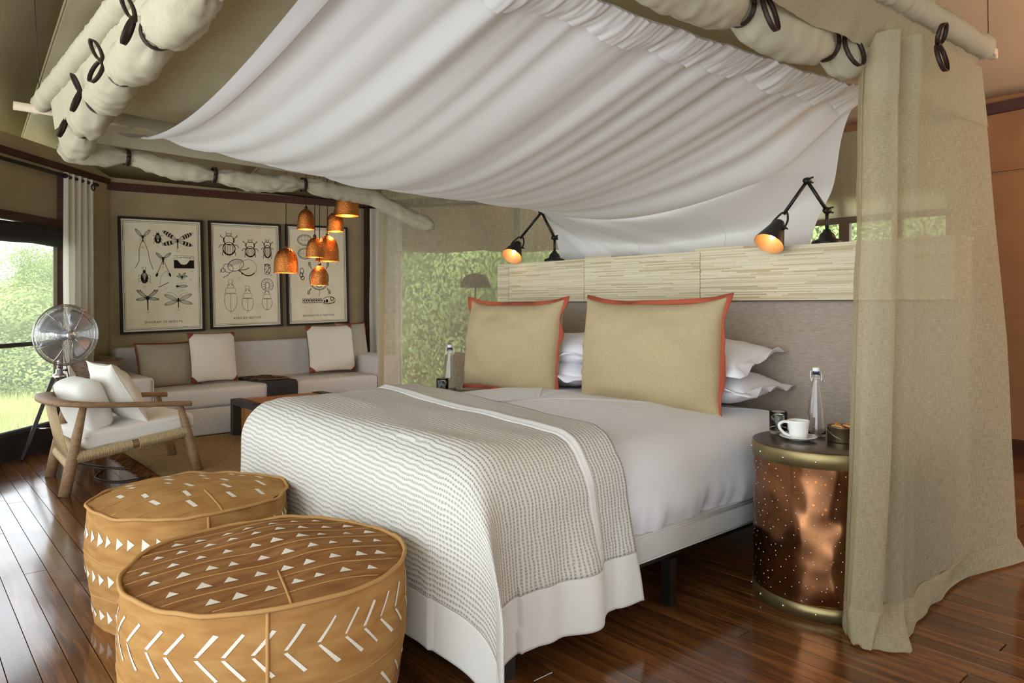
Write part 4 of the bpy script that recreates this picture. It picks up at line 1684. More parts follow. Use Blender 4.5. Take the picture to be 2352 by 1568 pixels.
# the leather tie left hanging on it
g = G()
kn = V((3.10, 1.01, 2.27))
for dz, sc in ((-1, 1.0), (1, 0.7)):
    pts = []
    for i in range(17):
        a = 2 * pi * i / 16
        pts.append(kn + V((0.045 * sc * sin(a), -0.012 * (1 - cos(a)), dz * 0.055 * sc * (1 - cos(a)))))
    g.ribbon(pts, 0.018, (0.3, -1, 0), 0.003)
g.build('strap_bow', m_strap, cur)

# ------------------------------------------------------------------ far linen curtain, sheer against the window
def fcur_fn(u, v):
    # wraps the far head corner: along the far side, then along the head
    s = u * 2.15
    if s < 1.28:
        x, y = 2.68 + s, 4.50
    else:
        x, y = 3.96 + 0.05 * sin((s - 1.28) * 2), 4.50 - (s - 1.28) * 0.55
    z = lerp(2.12, 0.02, v)
    f = 0.022 * sin(s * 11) * exp(-((s - 0.15) / 0.2) ** 2) + 0.016 * fbm(s * 5, v * 0.6, 2) + 0.012 * sin(s * 26) * sstep(1.2, 1.4, s)
    y += f + 0.05 * v * (1 if s < 1.28 else 0)
    return (x + f * (1 if s > 1.28 else 0.2) - 0.02 * sin(v * 3), y, z)


fc = thing('hanging_curtain', 'sheer linen curtain on the far side of bed, green garden showing through', 'curtain', (3.4, 4.5, 0))
G().grid(fcur_fn, 130, 40, uvf=lambda u, v: (u * 2.1, v * 2.1)).build('cloth', m_linen_far, fc)
G().grid(lambda u, v: V(fcur_fn(u * 0.024, v)) + V((0, -0.006, 0)), 4, 40, uvf=lambda u, v: (u * .06, v * 2.1)).build('side_hem', m_linen_cur, fc)

# ------------------------------------------------------------------ sofa against the back wall
sofa = thing('sofa', 'long low grey linen sofa against the wall beneath the three posters', 'sofa', (2.95, 7.5, 0))


def slope(g):
    g.v = [(x, y, z * (1 + 0.022 * (x - 2.9))) for x, y, z in g.v]
    return g


slope(G().rbox((2.97, 7.50, 0.14), (2.66, 0.92, 0.27), 0.02)).build('base', m_sofa, sofa, angle=50)
slope(G().rbox((2.97, 7.44, 0.365), (2.34, 0.84, 0.19), 0.045, 4)).build('seat_cushion', m_sofa, sofa)
slope(G().rbox((2.97, 7.84, 0.55), (2.62, 0.16, 0.60), 0.035, 3, Matrix.Rotation(radians(-4), 3, 'X'))).build('backrest', m_sofa, sofa)
slope(G().rbox((1.655, 7.42, 0.31), (0.29, 0.86, 0.60), 0.035, 4)).build('armrest', m_sofa, sofa)
slope(G().rbox((4.29, 7.44, 0.335), (0.27, 0.86, 0.64), 0.035, 4)).build('armrest', m_sofa, sofa)
gp = G()
gp.tube([(1.80, 6.995, 0.03), (1.80, 6.995, 0.57), (1.78, 7.0, 0.59)], 0.005, 6)
gp.tube([(1.525, 6.995, 0.03), (1.525, 6.995, 0.57)], 0.005, 6)
gp.build('piping', m_sofa, sofa)


def sofa_cushion(loc, yaw, lean, w, h, t, m, trim, label, seed, corners=True, roll=0.0):
    d = V((cos(yaw), sin(yaw), 0))
    up = V((-sin(yaw) * sin(lean), cos(yaw) * sin(lean), cos(lean))) + d * roll
    r = thing('cushion', label, 'cushion', M=pose(loc, d, up))
    fn = pillow_fn(w, h, t, 0.045, 0.40, seed, 0.010)
    pillow_mesh(fn, 22).build('cover', m, r)
    if trim:
        G().tube([p for p, _ in edge_pts(fn, 30)], 0.006, 6, closed=True).build('piping', m_leather, r)
    if corners:
        for su in (-1, 1):
            for sv in (-1, 1):
                g = G()
                k = 0
                for s in (1, -1):
                    def cf(u, v, s=s):
                        a, b = u * 0.26, (1 - u) * 0.0 + v * (0.26 - u * 0.26)
                        p = fn(su * (1 - a), sv * (1 - b), s)
                        return p + V((su * 0.003, sv * 0.003, s * 0.005))
                    g.grid(cf, 6, 6)
                g.build('leather_corner', m_leather, r)
    elif trim:
        flange_mesh(fn, 0.016, seed, 0.010).build('trim', m_leather, r)
    return r


sofa_cushion((2.08, 7.56, 0.655), 0.10, 0.30, 0.56, 0.44, 0.17, m_taupe_c, True, 'taupe linen cushion with wavy leather edge at the sofa end by the fan', 21, False)
sofa_cushion((2.48, 7.46, 0.72), 0.02, 0.22, 0.46, 0.50, 0.19, m_cream_c, True, 'cream cushion with brown leather corners below the african beetles poster', 22, True, -0.04)
sofa_cushion((3.80, 7.50, 0.755), 0.04, 0.20, 0.58, 0.53, 0.19, m_cream_c, True, 'cream cushion with brown leather corners below the tortoise poster', 23, True)
sofa_cushion((4.13, 7.62, 0.78), 0.25, 0.16, 0.46, 0.50, 0.16, m_taupe_c, True, 'cushion with leather edge half hidden behind the cream one, next to corner post', 24, False)

# folded throw lying on the seat and over its front edge
tb = thing('folded_throw', 'charcoal wool throw with brown stripes folded over the sofa seat front', 'blanket', (3.05, 7.2, 0.46))


def st_fn(lift=0.0, x0=2.86, x1=3.18, y0=7.62, hang=0.22):
    L_ = (y0 - 7.05) + hang

    def fn(u, v):
        s = v * L_
        x = lerp(x0, x1, u) + 0.02 * (0.5 - v) + (0.19 * (1 - min(1, s / 0.55)) * -0.6)
        if s < y0 - 7.05:
            y, z = y0 - s, 0.472
        else:
            q = s - (y0 - 7.05)
            a = min(q / 0.05, pi / 2)
            y = 7.05 - 0.05 * sin(a) - 0.0
            z = 0.472 - 0.05 * (1 - cos(a)) - max(0, q - 0.05 * pi / 2)
        z += lift + 0.006 * fbm(u * 4, v * 5, 2)
        return V((x, y - lift * (1 if s > y0 - 7.05 else 0), z * (1 + 0.022 * (x - 2.9))))
    return fn


G().grid(st_fn(), 14, 30).build('wool_cloth', m_charc, tb, thick=0.014)
f0 = st_fn(0.016, 2.855, 3.20, 7.62, 0.0)
for k in range(7):
    G().grid(lambda u, v: f0(u, lerp(0.02 + k * 0.125, 0.02 + k * 0.125 + 0.06, v)), 12, 3).build('stripe', m_stripe if k % 2 == 0 else m_dkcloth, tb, thick=0.006)

# ------------------------------------------------------------------ posters
class Art:
    """flat ink drawing in poster millimetre-like units: x 0..100, y 0..145 (up)"""

    def __init__(self):
        self.g = G()
        self.k = 0

    def ln(self, pts, w=0.5):
        pts = [V((p[0], p[1], 0)) for p in pts]
        self.k += 1
        vs, fs = [], []
        z = (self.k % 50) * 0.004
        for i, p in enumerate(pts):
            t = pts[min(i + 1, len(pts) - 1)] - pts[max(i - 1, 0)]
            if t.length < 1e-6:
                t = V((1, 0, 0))
            t.normalize()
            n = V((-t.y, t.x, 0)) * w * 0.5
            vs += [p + n + V((0, 0, z)), p - n + V((0, 0, z))]
        for i in range(len(pts) - 1):
            fs.append((2 * i, 2 * i + 1, 2 * i + 3, 2 * i + 2))
        self.g.add(vs, fs)

    def poly(self, pts):
        self.k += 1
        z = (self.k % 50) * 0.004
        self.g.add([(p[0], p[1], z) for p in pts], [tuple(range(len(pts)))])

    def ell(self, cx, cy, rx, ry, rot=0, a0=0, a1=360, w=0.5, n=28, fill=False):
        pts = []
        for i in range(n + (0 if fill else 1)):
            a = radians(lerp(a0, a1, i / n))
            x, y = rx * cos(a), ry * sin(a)
            c_, s_ = cos(radians(rot)), sin(radians(rot))
            pts.append((cx + x * c_ - y * s_, cy + x * s_ + y * c_))
        if fill:
            self.poly(pts)
        else:
            self.ln(pts, w)
        return pts

    def wing(self, x, y, L_, wd, ang, dark=0, veins=5):
        """wing rooted at x,y pointing along ang"""
        a = radians(ang)
        ux, uy = cos(a), sin(a)
        nx, ny = -uy, ux

        def P(t, s):
            h = wd * (sin(pi * min(1, t ** 0.8)) * 0.55 + 0.45 * sin(pi * t * 0.92) * t)
            return (x + ux * L_ * t + nx * h * s, y + uy * L_ * t + ny * h * s)
        up = [P(i / 14, 0.5) for i in range(15)]
        dn = [P(i / 14, -0.5) for i in range(15)]
        self.ln(up, 0.55)
        self.ln(dn, 0.45)
        for k in range(veins):
            s = -0.4 + 0.8 * (k + .5) / veins
            self.ln([P(lerp(0.05, 0.93, i / 8), s) for i in range(9)], 0.18)
        for k in range(int(L_ / 2.0)):
            t = 0.15 + 0.78 * k / max(1, int(L_ / 2.0))
            self.ln([P(t, -0.45), P(t + 0.03, 0.45)], 0.15)
        for k in range(dark):
            t0 = 0.30 + 0.62 * k / max(1, dark)
            t1 = t0 + 0.36 / max(1, dark)
            self.poly([P(t0, -0.42), P(t1, -0.45), P(t1 + 0.05, 0.0), P(t1, 0.45), P(t0, 0.42), P(t0 + 0.04, 0)])

    def body(self, x, y, wd, ln_, segs=5):
        self.ell(x, y, wd, wd, fill=True)
        self.ell(x, y - wd * 1.8, wd * 1.25, wd * 1.6, fill=True)
        for k in range(segs):
            yy = y - wd * 3.2 - (k + .5) * ln_ / segs
            self.ell(x, yy, wd * 0.75 * (1 - 0.05 * k), ln_ / segs * 0.52, fill=True)

    def legs(self, x, y, s, n=3, spread=1.0, up=False, w=0.6):
        for sd in (-1, 1):
            for k in range(n):
                yy = y - k * s * 0.55
                dy = (0.6 - 0.7 * k) * s
                self.ln([(x + sd * s * 0.5, yy), (x + sd * s * 1.15 * spread, yy + dy * 0.5), (x + sd * s * 1.45 * spread, yy + dy * 1.2 - 0.3 * s)], w)
                self.ln([(x + sd * s * 1.45 * spread, yy + dy * 1.2 - .3 * s), (x + sd * s * 1.6 * spread, yy + dy * 1.2 - .6 * s)], w * 0.6)

    def fig(self, x, y):
        self.ln([(x, y - 1.2), (x + 0.7, y + 1.2), (x + 1.5, y + 1.4)], 0.25)
        self.ln([(x + 1.6, y + .4), (x + 1.3, y - 0.6), (x + 2.1, y - .5), (x + 2.3, y + .5)], 0.22)
        self.ln([(x + 3, y + .5), (x + 2.7, y - 1.2)], 0.22)
        self.ln([(x + 3.6, y + 0.9), (x + 4.4, y + 1.0)], 0.3)

    def beetle(self, x, y, s, thor=0.62, shade=True, elyt=1.0, horns=2):
        """top view; s half width of the wing cases"""
        eh = s * 1.05 * elyt
        self.ell(x, y - eh * 0.6, s, eh, w=0.9)
        for k in range(-3, 4):
            xx = x + k * s * 0.26
            h = sqrt(max(0, 1 - (k * 0.26) ** 2)) * eh
            self.ln([(xx, y - eh * 0.6 + h * 0.75), (xx, y - eh * 0.6 - h * 0.85)], 0.3 + 0.25 * abs(k) * (1 if shade else 0))
        if shade:
            for k in range(5):
                self.ell(x, y - eh * 0.6, s * (0.98 - 0.035 * k), eh * (0.98 - 0.03 * k), a0=195, a1=345, w=0.7)
                self.ell(x, y - eh * 0.6, s * (0.98 - 0.03 * k), eh * (0.98 - 0.02 * k), a0=20, a1=60, w=0.5)
                self.ell(x, y - eh * 0.6, s * (0.98 - 0.03 * k), eh * (0.98 - 0.02 * k), a0=120, a1=160, w=0.5)
        ty = y + s * thor * 0.95
        self.ell(x, ty, s * 0.88, s * thor, w=0.8)
        if shade:
            for k in range(4):
                self.ell(x, ty, s * (0.86 - .04 * k), s * thor * (0.97 - .05 * k), a0=-30, a1=30, w=0.6)
                self.ell(x, ty, s * (0.86 - .04 * k), s * thor * (0.97 - .05 * k), a0=150, a1=210, w=0.6)
                self.ell(x, ty, s * (0.86 - .04 * k), s * thor * (0.97 - .05 * k), a0=250, a1=290, w=0.6)
        hy = ty + s * thor
        self.ell(x, hy + s * .1, s * 0.42, s * 0.24, w=0.7)
        for sd in (-1, 1):
            self.ln([(x + sd * s * .3, hy + s * .2), (x + sd * s * .48, hy + s * 0.45), (x + sd * s * .36, hy + s * .62)], 0.6)
        for sd in (-1, 1):
            self.ln([(x + sd * s * .8, ty + s * .2), (x + sd * s * 1.15, ty + s * .55), (x + sd * s * 1.35, ty + s * .8)], 0.9)
            self.ln([(x + sd * s * 1.15, ty + s * .55), (x + sd * s * 1.45, ty + s * .55)], 0.5)
            self.ln([(x + sd * s * .9, y + s * .05), (x + sd * s * 1.35, y - s * .1), (x + sd * s * 1.55, y - s * .5)], 0.9)
            self.ln([(x + sd * s * .85, y - eh * .95), (x + sd * s * 1.05, y - eh * 1.3), (x + sd * s * 1.0, y - eh * 1.7)], 0.9)

    def outline_beetle(self, x, y, s, L_, neck=0.8):
        ey = y - L_ * 0.55
        self.ln([(x - s, y), (x - s * 1.08, ey + L_ * .1), (x - s * 0.85, ey - L_ * .25), (x - s * .3, ey - L_ * .45), (x, ey - L_ * .46),
                 (x + s * .3, ey - L_ * .45), (x + s * .85, ey - L_ * .25), (x + s * 1.08, ey + L_ * .1), (x + s, y), (x - s, y)], 0.55)
        self.ln([(x, y - 2), (x, ey - L_ * .46)], 0.5)
        self.ln([(x - 2, y), (x, y - 2.4), (x + 2, y)], 0.4)
        h = s * 0.95
        self.ln([(x - s * neck, y + h * .1), (x - s * neck * 1.05, y + h * .7), (x - s * .7, y + h), (x + s * .7, y + h), (x + s * neck * 1.05, y + h * .7), (x + s * neck, y + h * .1), (x - s * neck, y + h * .1)], 0.5)
        self.ln([(x - s * .5, y + h), (x - s * .55, y + h * 1.5), (x - s * .2, y + h * 1.75), (x + s * .2, y + h * 1.75), (x + s * .55, y + h * 1.5), (x + s * .5, y + h)], 0.5)
        for sd in (-1, 1):
            self.ln([(x + sd * s * .25, y + h * 1.75), (x + sd * s * .4, y + h * 2.2), (x + sd * s * .1, y + h * 2.5)], 0.55)
            self.ell(x + sd * s * .3, y + h * 1.5, .8, .8, fill=True)


def insects():
    a = Art()
    # tail-winged fly with two long streamers
    a.wing(23, 116, 14, 5.5, 128)
    a.wing(25, 116, 14, 5.5, 47)
    a.body(24, 117, 1.1, 5)
    a.ln(catmull([(23.5, 112, 0), (19, 98, 0), (18, 82, 0), (13, 72, 0)], 8), 0.7)
    a.ln(catmull([(24.5, 112, 0), (30, 98, 0), (33, 82, 0), (37, 70, 0)], 8), 0.7)
    a.legs(24, 115, 2.2, 3, 1.3, w=.35)
    a.fig(22, 101)
    # ground bug
    a.ell(44.5, 113.5, 4.2, 6.2, w=0.8)
    for k in range(8):
        a.ell(44.5, 113.5 - .3 * k, 3.8 - .35 * k, 5.4 - .55 * k, w=0.5)
    a.ell(44.5, 120.5, 2.4, 1.8, fill=True)
    a.legs(44.5, 117, 4, 3, 1.0, w=.6)
    a.ln([(43.5, 122), (42.8, 125)], .4)
    a.ln([(45.5, 122), (46.2, 125)], .4)
    a.fig(42, 103)
    # banded moth
    a.wing(71, 113, 24, 8, 147, 4, 3)
    a.wing(73, 113, 24, 8, 27, 4, 3)
    a.wing(71, 111, 22, 8, 194, 3, 3)
    a.wing(73, 111, 22, 8, -16, 3, 3)
    a.body(72, 113.5, 1.4, 9)
    a.fig(70, 97)
    # thread-legged wing fly
    a.wing(50.5, 86, 12, 5, 140)
    a.wing(52, 86, 13, 5, 38)
    a.body(51, 87, 1.3, 6)
    for sd in (-1, 1):
        a.ln([(51 + sd * .7, 83), (51 + sd * 6, 70), (51 + sd * 8, 65)], 0.7)
        a.ell(51 + sd * 9, 62.5, 1.6, 3.0, sd * 20, fill=True)
    a.legs(51, 86, 2.4, 2, 1.4, w=.35)
    a.fig(49, 73)
    # pit cross-section
    a.poly([(66, 84), (66, 72), (95, 72), (95, 84), (89, 84), (84, 78), (80, 77.3), (76, 78), (71, 84)])
    a.ln([(66, 84), (66, 90), (95, 90), (95, 84)], 0.4)
    for k in range(16):
        x = 67 + k * 1.75
        a.ln([(x, 86.5 + (k * 7 % 5) * .6), (x + 1.4, 87 + (k * 3 % 4) * .6)], 0.5)
    a.ell(80, 86, 10, 2, a0=0, a1=180, w=.4)
    a.fig(90, 68)
    # antlion larva
    a.ell(25, 58, 4.6, 7.5, w=0.8)
    for k in range(9):
        a.ell(25, 58 - .2 * k, 4.2 - .4 * k, 6.8 - .7 * k, w=0.45)
    a.ell(25, 67, 2, 2.4, fill=True)
    for sd in (-1, 1):
        a.ln([(25 + sd * 1, 69), (25 + sd * 2.8, 72), (25 + sd * .8, 74)], .6)
        for q in (0, 1, 2):
            a.ln([(25 + sd * 4, 61 - q * 4), (25 + sd * 7, 62.5 - q * 4.5), (25 + sd * 8.5, 59 - q * 4.5)], .5)
    a.fig(23, 46)
    # thread and twig
    a.ln(catmull([(56, 68, 0), (50, 64, 0), (47, 56, 0), (46.5, 48, 0)], 8), 0.3)
    a.poly([(43, 45.5), (46, 46), (58, 52), (58, 51), (46, 45), (43, 45)])
    a.fig(52, 43)
    # small lacewing and side view
    for ang, L_ in ((130, 7), (50, 8), (172, 8), (8, 8)):
        a.wing(77, 59.5, L_, 3.2, ang, veins=3)
    a.body(77, 60, .9, 2)
    a.legs(77, 59, 1.8, 3, 1.2, w=.3)
    a.fig(88, 55)
    a.ell(70, 46, 2.0, 1.6, fill=True)
    a.wing(71, 46, 14, 4.6, 0, veins=4)
    a.legs(71, 44.5, 1.6, 2, 1.2, w=.4)
    a.ln(catmull([(69, 48, 0), (75, 51, 0), (84, 51, 0)], 6), 0.25)
    a.fig(75, 40)
    # two dragonflies below
    for ang, L_, w_ in ((140, 19, 5.5), (40, 19, 5.5), (186, 16, 5), (-6, 16, 5)):
        a.wing(28.5, 29, L_, w_, ang, veins=6)
    a.body(28.5, 31, 1.5, 14, 7)
    for sd in (-1, 1):
        a.ln([(28.5 + sd, 32), (28.5 + sd * 9, 40)], .4)
        a.ell(28.5 + sd * 9.6, 40.6, 1, .7, sd * 40, fill=True)
    a.fig(27, 9.5)
    for ang, L_, w_ in ((155, 22, 7), (25, 22, 7), (196, 21, 6.5), (-14, 21, 6.5)):
        a.wing(71, 25, L_, w_, ang, veins=5)
    a.body(71, 28, 1.3, 9, 6)
    a.ln(catmull([(70, 30, 0), (64, 36, 0), (55, 37, 0)], 6), .3)
    a.ln(catmull([(72, 30, 0), (79, 36, 0), (89, 36, 0)], 6), .3)
    a.fig(69, 11)
    return a


def beetles():
    a = Art()
    a.beetle(23, 108, 10.0, .72, True, 0.95)
    a.fig(22, 90)
    a.beetle(57, 103, 8.6, .62, True, 0.9)
    a.fig(56, 90)
    a.beetle(85.5, 105, 6.6, .75, True, 1.45)
    a.fig(86, 87)
    # dung beetle and its ball, side view
    a.ell(53, 73, 13.5, 13, w=0.45)
    for k in range(5):
        a.ell(53, 73, 13.3 - .25 * k, 12.8 - .25 * k, a0=215, a1=320, w=.5)
    a.ell(33, 77, 13, 9, 20, w=.8)
    for k in range(6):
        a.ell(33, 77, 12.5 - 1.2 * k, 8.5 - 1.5 * k, 20, 10, 170, w=.4)
    a.ell(21, 72, 8, 6.5, -20, w=.7)
    a.ell(13, 69, 3.4, 3.0, w=.7)
    a.ln([(24, 66), (20, 61), (15, 59), (13, 57)], .8)
    a.ln([(38, 69), (48, 70), (55, 73)], 1.0)
    a.ln([(36, 69), (42, 66), (43, 62)], 1.2)
    for k in range(5):
        a.ln([(12 - k * .4, 70 - k), (9 - k * .3, 69 - k * .9)], .4)
    a.fig(36, 57)
    # crumpled pupa
    rd = random.Random(2)
    a.ell(85, 71, 5, 8.5, w=.8)
    for k in range(34):
        x, y = 85 + rd.uniform(-4.5, 4.5), 71 + rd.uniform(-8, 8)
        a.ln([(x, y), (x + rd.uniform(-3, 3), y + rd.uniform(-2, 3))], rd.uniform(.4, 1.1))
    a.fig(89, 61)
    # c-shaped grub
    a.ell(84, 46, 10, 10, 0, -50, 230, .7)
    a.ell(84, 45, 3.4, 5, 0, -40, 220, .8)
    for k in range(11):
        g_ = radians(-40 + k * 26)
        a.ln([(84 + 3.8 * cos(g_), 45.5 + 5.2 * sin(g_)), (84 + 9.4 * cos(g_ + .1), 46 + 9.4 * sin(g_ + .1))], .5)
    a.ln([(77.6, 38.4), (82, 37.5), (82, 42)], .7)
    a.ln([(90.5, 38.4), (88, 37.5), (86.5, 42)], .7)
    a.fig(75, 34)
    a.outline_beetle(24, 33, 9.3, 27)
    a.fig(22, 3.5)
    a.outline_beetle(51, 25, 8.6, 19)
    a.fig(49, 4)
    a.outline_beetle(83, 24, 7.6, 17)
    a.fig(81, 6)
    return a


def tortoise():
    a = Art()
    for cy, seg in ((119, 3), (97, 4)):
        a.ell(27, cy, 14, 9, w=0.7)
        a.ell(27, cy, 12, 7.2, w=.6)
        for k in range(26):
            g_ = 2 * pi * k / 26
            a.ln([(27 + 12 * cos(g_), cy + 7.2 * sin(g_)), (27 + 14 * cos(g_), cy + 9 * sin(g_))], .5)
        a.ln([(15, cy), (39, cy)], .3)
        for k in range(seg):
            x = 27 + (k - (seg - 1) / 2) * 6
            a.ln([(x, cy - 6.5), (x, cy + 6.5)], .3)
    a.fig(13, 107)
    # shell in profile
    a.ell(70, 106, 14, 19, 0, -80, 95, .6)
    a.ell(70, 106, 12, 17, 0, -60, 90, .4)
    a.ell(69.5, 106, 13.5, 18, 0, -40, 40, 1.6)
    for k in range(9):
        a.ln([(60 + k * 1.5, 124 + (k % 2) * 1.2), (61.5 + k * 1.5, 124 + ((k + 1) % 2) * 1.2)], .5)
    a.fig(86, 80)
    # skeleton from below
    a.ell(52, 56, 18.5, 19, w=.9)
    a.ell(52, 56, 16.8, 17.2, w=.6)
    for k in range(34):
        g_ = 2 * pi * k / 34
        a.ln([(52 + 16.8 * cos(g_), 56 + 17.2 * sin(g_)), (52 + 18.5 * cos(g_), 56 + 19 * sin(g_))], .5)
    for k in range(6):
        yy = 66 - k * 4.2
        a.ln([(38, yy), (49, yy + 1)], .35)
        a.ln([(55, yy + 1), (66, yy)], .35)
    a.ell(52, 45, 5, 4, w=1.0)
    a.ln([(36, 47), (46, 48), (58, 48), (68, 47)], .8)
    for (x, y, dx, dy) in ((38, 72, -4, 9), (66, 72, 4, 9), (37, 40, -6, -8), (67, 40, 5, -8)):
        a.ln([(x, y), (x + dx * .5, y + dy * .5)], 1.3)
        a.ell(x + dx * .8, y + dy * .8, 2.2, 3.4, 0, w=.6)
        for k in range(-2, 3):
            a.ln([(x + dx * .8 + k * .6, y + dy * .6), (x + dx + k * 1.0, y + dy * 1.25)], .4)
    a.ln(catmull([(52, 37, 0), (52.6, 32, 0), (50.5, 27, 0)], 6), .8)
    a.ln([(51, 75), (51, 84), (53, 84), (53, 75)], .8)
    a.fig(73, 43)
    a.ell(20, 68, 3.2, 5, w=1.0)
    a.ell(19, 62, 2.8, 4, w=1.2)
    a.ell(21, 57, 3.2, 3, w=1.3)
    a.fig(19, 50)
    # skull and neck
    for k in range(8):
        x = 22 + k * 4.6
        a.ell(x, 19, 2.4, 3.4, w=.7)
        a.ell(x + .4, 19.5, 1.2, 1.6, fill=True)
        a.ln([(x - 2, 16), (x + 2.5, 15.6)], .8)
        a.ln([(x - 2, 22.4), (x + 2.5, 22.6)], .6)
    a.ell(70, 19.5, 12.5, 6, 4, w=.8)
    a.ell(76, 22, 3, 3, w=1.4)
    a.ell(66, 18.5, 2.4, 3, fill=True)
    a.ell(61.5, 18, 1.4, 2.2, fill=True)
    a.ln([(58, 15), (66, 13.5), (80, 15), (82, 18)], .8)
    for k in range(14):
        a.ln([(60 + k * 1.4, 15.5), (61 + k * 1.4, 17)], .4)
    a.fig(23, 9.5)
    return a


def poster(x0, z0, w, h, title, art, label, tsize):
    Mx = Matrix.Translation((x0 + w / 2, 7.985, z0 + h / 2)) @ Matrix.Rotation(radians(-1.35), 4, 'Y')
    # local: x right, y up, z towards the room
    M = Mx @ Matrix(((1, 0, 0, 0), (0, 0, -1, 0), (0, 1, 0, 0), (0, 0, 0, 1)))
    r = thing('poster', label, 'poster', M=M)
    fw = 0.022
    for (p, q) in (((-w / 2, -h / 2), (-w / 2, h / 2)), ((w / 2, -h / 2), (w / 2, h / 2))):
        G().box((p[0] + (fw / 2 if p[0] < 0 else -fw / 2), 0, 0.016), (fw, h, 0.034)).build('frame', m_frame, r, smooth=False)
    for s in (-1, 1):
        G().box((0, s * (h / 2 - fw / 2), 0.016), (w - 2 * fw, fw, 0.034)).build('frame', m_frame, r, smooth=False)
    pr = G().box((0, 0, 0.008), (w - 2 * fw, h - 2 * fw, 0.012)).build('print', m_paper, r, smooth=False)
    bz = 0.0145
    g = G()
    for ins, t in ((0.018, 0.004), (0.031, 0.0022)):
        a, b = w / 2 - fw - ins, h / 2 - fw - ins
        for c_, s_ in (((0, b, bz), (2 * a, t, .0006)), ((0, -b, bz), (2 * a, t, .0006)), ((-a, 0, bz), (t, 2 * b, .0006)), ((a, 0, bz), (t, 2 * b, .0006))):
            g.box(c_, s_)
    tag(g.build('border_lines', m_ink, pr, smooth=False), kind='stuff')
    art_ = art()
    sx = (w - 2 * fw - 0.07) / 100
    sy = (h - 2 * fw - 0.20) / 130
    vs = [(-50 * sx + x * sx, -h / 2 + fw + 0.125 + y * sy, bz + z * 0.001) for x, y, z in art_.g.v]
    art_.g.v = vs
    tag(art_.g.build('drawings', m_ink, pr, smooth=False), kind='stuff')
    cu = bpy.data.curves.new('lettering', 'FONT')
    cu.body = title
    cu.size = tsize
    cu.align_x = 'CENTER'
    cu.align_y = 'CENTER'
    cu.offset = 0.0
    cu.extrude = 0.0003
    cu.space_character = 1.12
    cu.materials.append(m_ink)
    tmp = bpy.data.objects.new('lettering_curve', cu)
    COL.objects.link(tmp)
    bpy.context.view_layer.update()
    me = bpy.data.meshes.new_from_object(tmp.evaluated_get(bpy.context.evaluated_depsgraph_get()))
    bpy.data.objects.remove(tmp)
    t = tag(bpy.data.objects.new('lettering', me), kind='stuff')
    COL.objects.link(t)
    t.parent = pr
    t.location = (0, -h / 2 + fw + 0.088, bz)
    return r


poster(1.735, 0.963, 0.812, 1.185, 'DIAGRAM OF INSECTS', insects, 'black-framed poster titled diagram of insects with winged drawings', 0.033)
poster(2.61, 0.995, 0.805, 1.175, 'AFRICAN BEETLES', beetles, 'black-framed poster titled african beetles above the sofa', 0.035)
poster(3.475, 1.015, 0.79, 1.18, 'DIAGRAM OF A TORTOISE', tortoise, 'black-framed poster titled diagram of a tortoise, partly behind copper lamps', 0.031)

# ------------------------------------------------------------------ copper pendants over the coffee table
def pendant(x, y, zb, h, r, label, seed):
    t = thing('pendant_lamp', label, 'lamp', (x, y, zb), 'copper pendant lamps')
    prof = []
    for k in range(15):
        a = k / 14
        prof.append((r * (1 - 0.10 * a) * sqrt(max(0.0, 1 - max(0, (a - 0.38) / 0.62) ** 2.3)) + 0.002, zb + h * a))
    prof[-1] = (0.014, zb + h)
    wob = lambda a, z: 0.0012 * fbm(a * 9, z * 60, seed)
    G().lathe([(r + 0.004, zb), (r + 0.005, zb + 0.004), (r + 0.001, zb + 0.010)] + prof[1:], (x, y, 0), 36, cap0=False, wob=wob).build('shade', m_copper, t)
    G().lathe([(p[0] * 0.97 - 0.001, p[1] + 0.001) for p in prof], (x, y, 0), 30, cap0=False, cap1=False).build('shade_lining', m_copper_in, t)
    G().lathe([(0.014, zb + h - 0.004), (0.014, zb + h + 0.012), (0.006, zb + h + 0.026)], (x, y, 0), 12).build('cap', m_black, t)
    G().tube([(x, y, zb + h + 0.02), (x, y, 3.02)], 0.0032, 6).build('cord', m_cable, t)
    b = G().sphere((x, y, zb + h * 0.48), 0.02, 10, 8, (1, 1, 1.4)).build('bulb', m_bulb, t)
    lamp('pendant_light', (x, y, zb + h * 0.20), 2.2, (1.0, 0.55, 0.22), 0.02)
    return t


D0 = 6.15


def pp(px, D):
    a = (px - 1176) / 1640
    return (D * (F_DIR[0] + a * R_DIR[0]), D * (F_DIR[1] + a * R_DIR[1]))


def pzz(py, D):
    return 1.25 + D * (700 - py) / 1640


for i, (px, yt, yb, hw, D, lb) in enumerate((
        (657, 568, 627, 27, 6.0, 'copper dome pendant hanging leftmost in the cluster, before the beetles poster'),
        (703, 480, 527, 19.5, 6.35, 'small copper pendant at upper left of the cluster, above the others there'),
        (723, 545, 591, 19.5, 5.95, 'copper pendant overlapping the larger one beside it at mid height of the cluster'),
        (752, 541, 600, 26, 6.25, 'larger copper pendant partly hidden behind a smaller one at mid height'),
        (770, 487, 532, 19.5, 6.3, 'small copper pendant just under the top one at the cluster edge'),
        (797, 441, 496, 27, 6.1, 'highest copper pendant, its top hidden by the white drape'),
        (734, 610, 655, 19.5, 5.95, 'lowest copper pendant of the cluster, before the tortoise drawing'))):
    x, y = pp(px, D)
    pendant(x, y, pzz(yb, D), (yb - yt) / 1640 * D, hw / 1640 * D, lb, i)

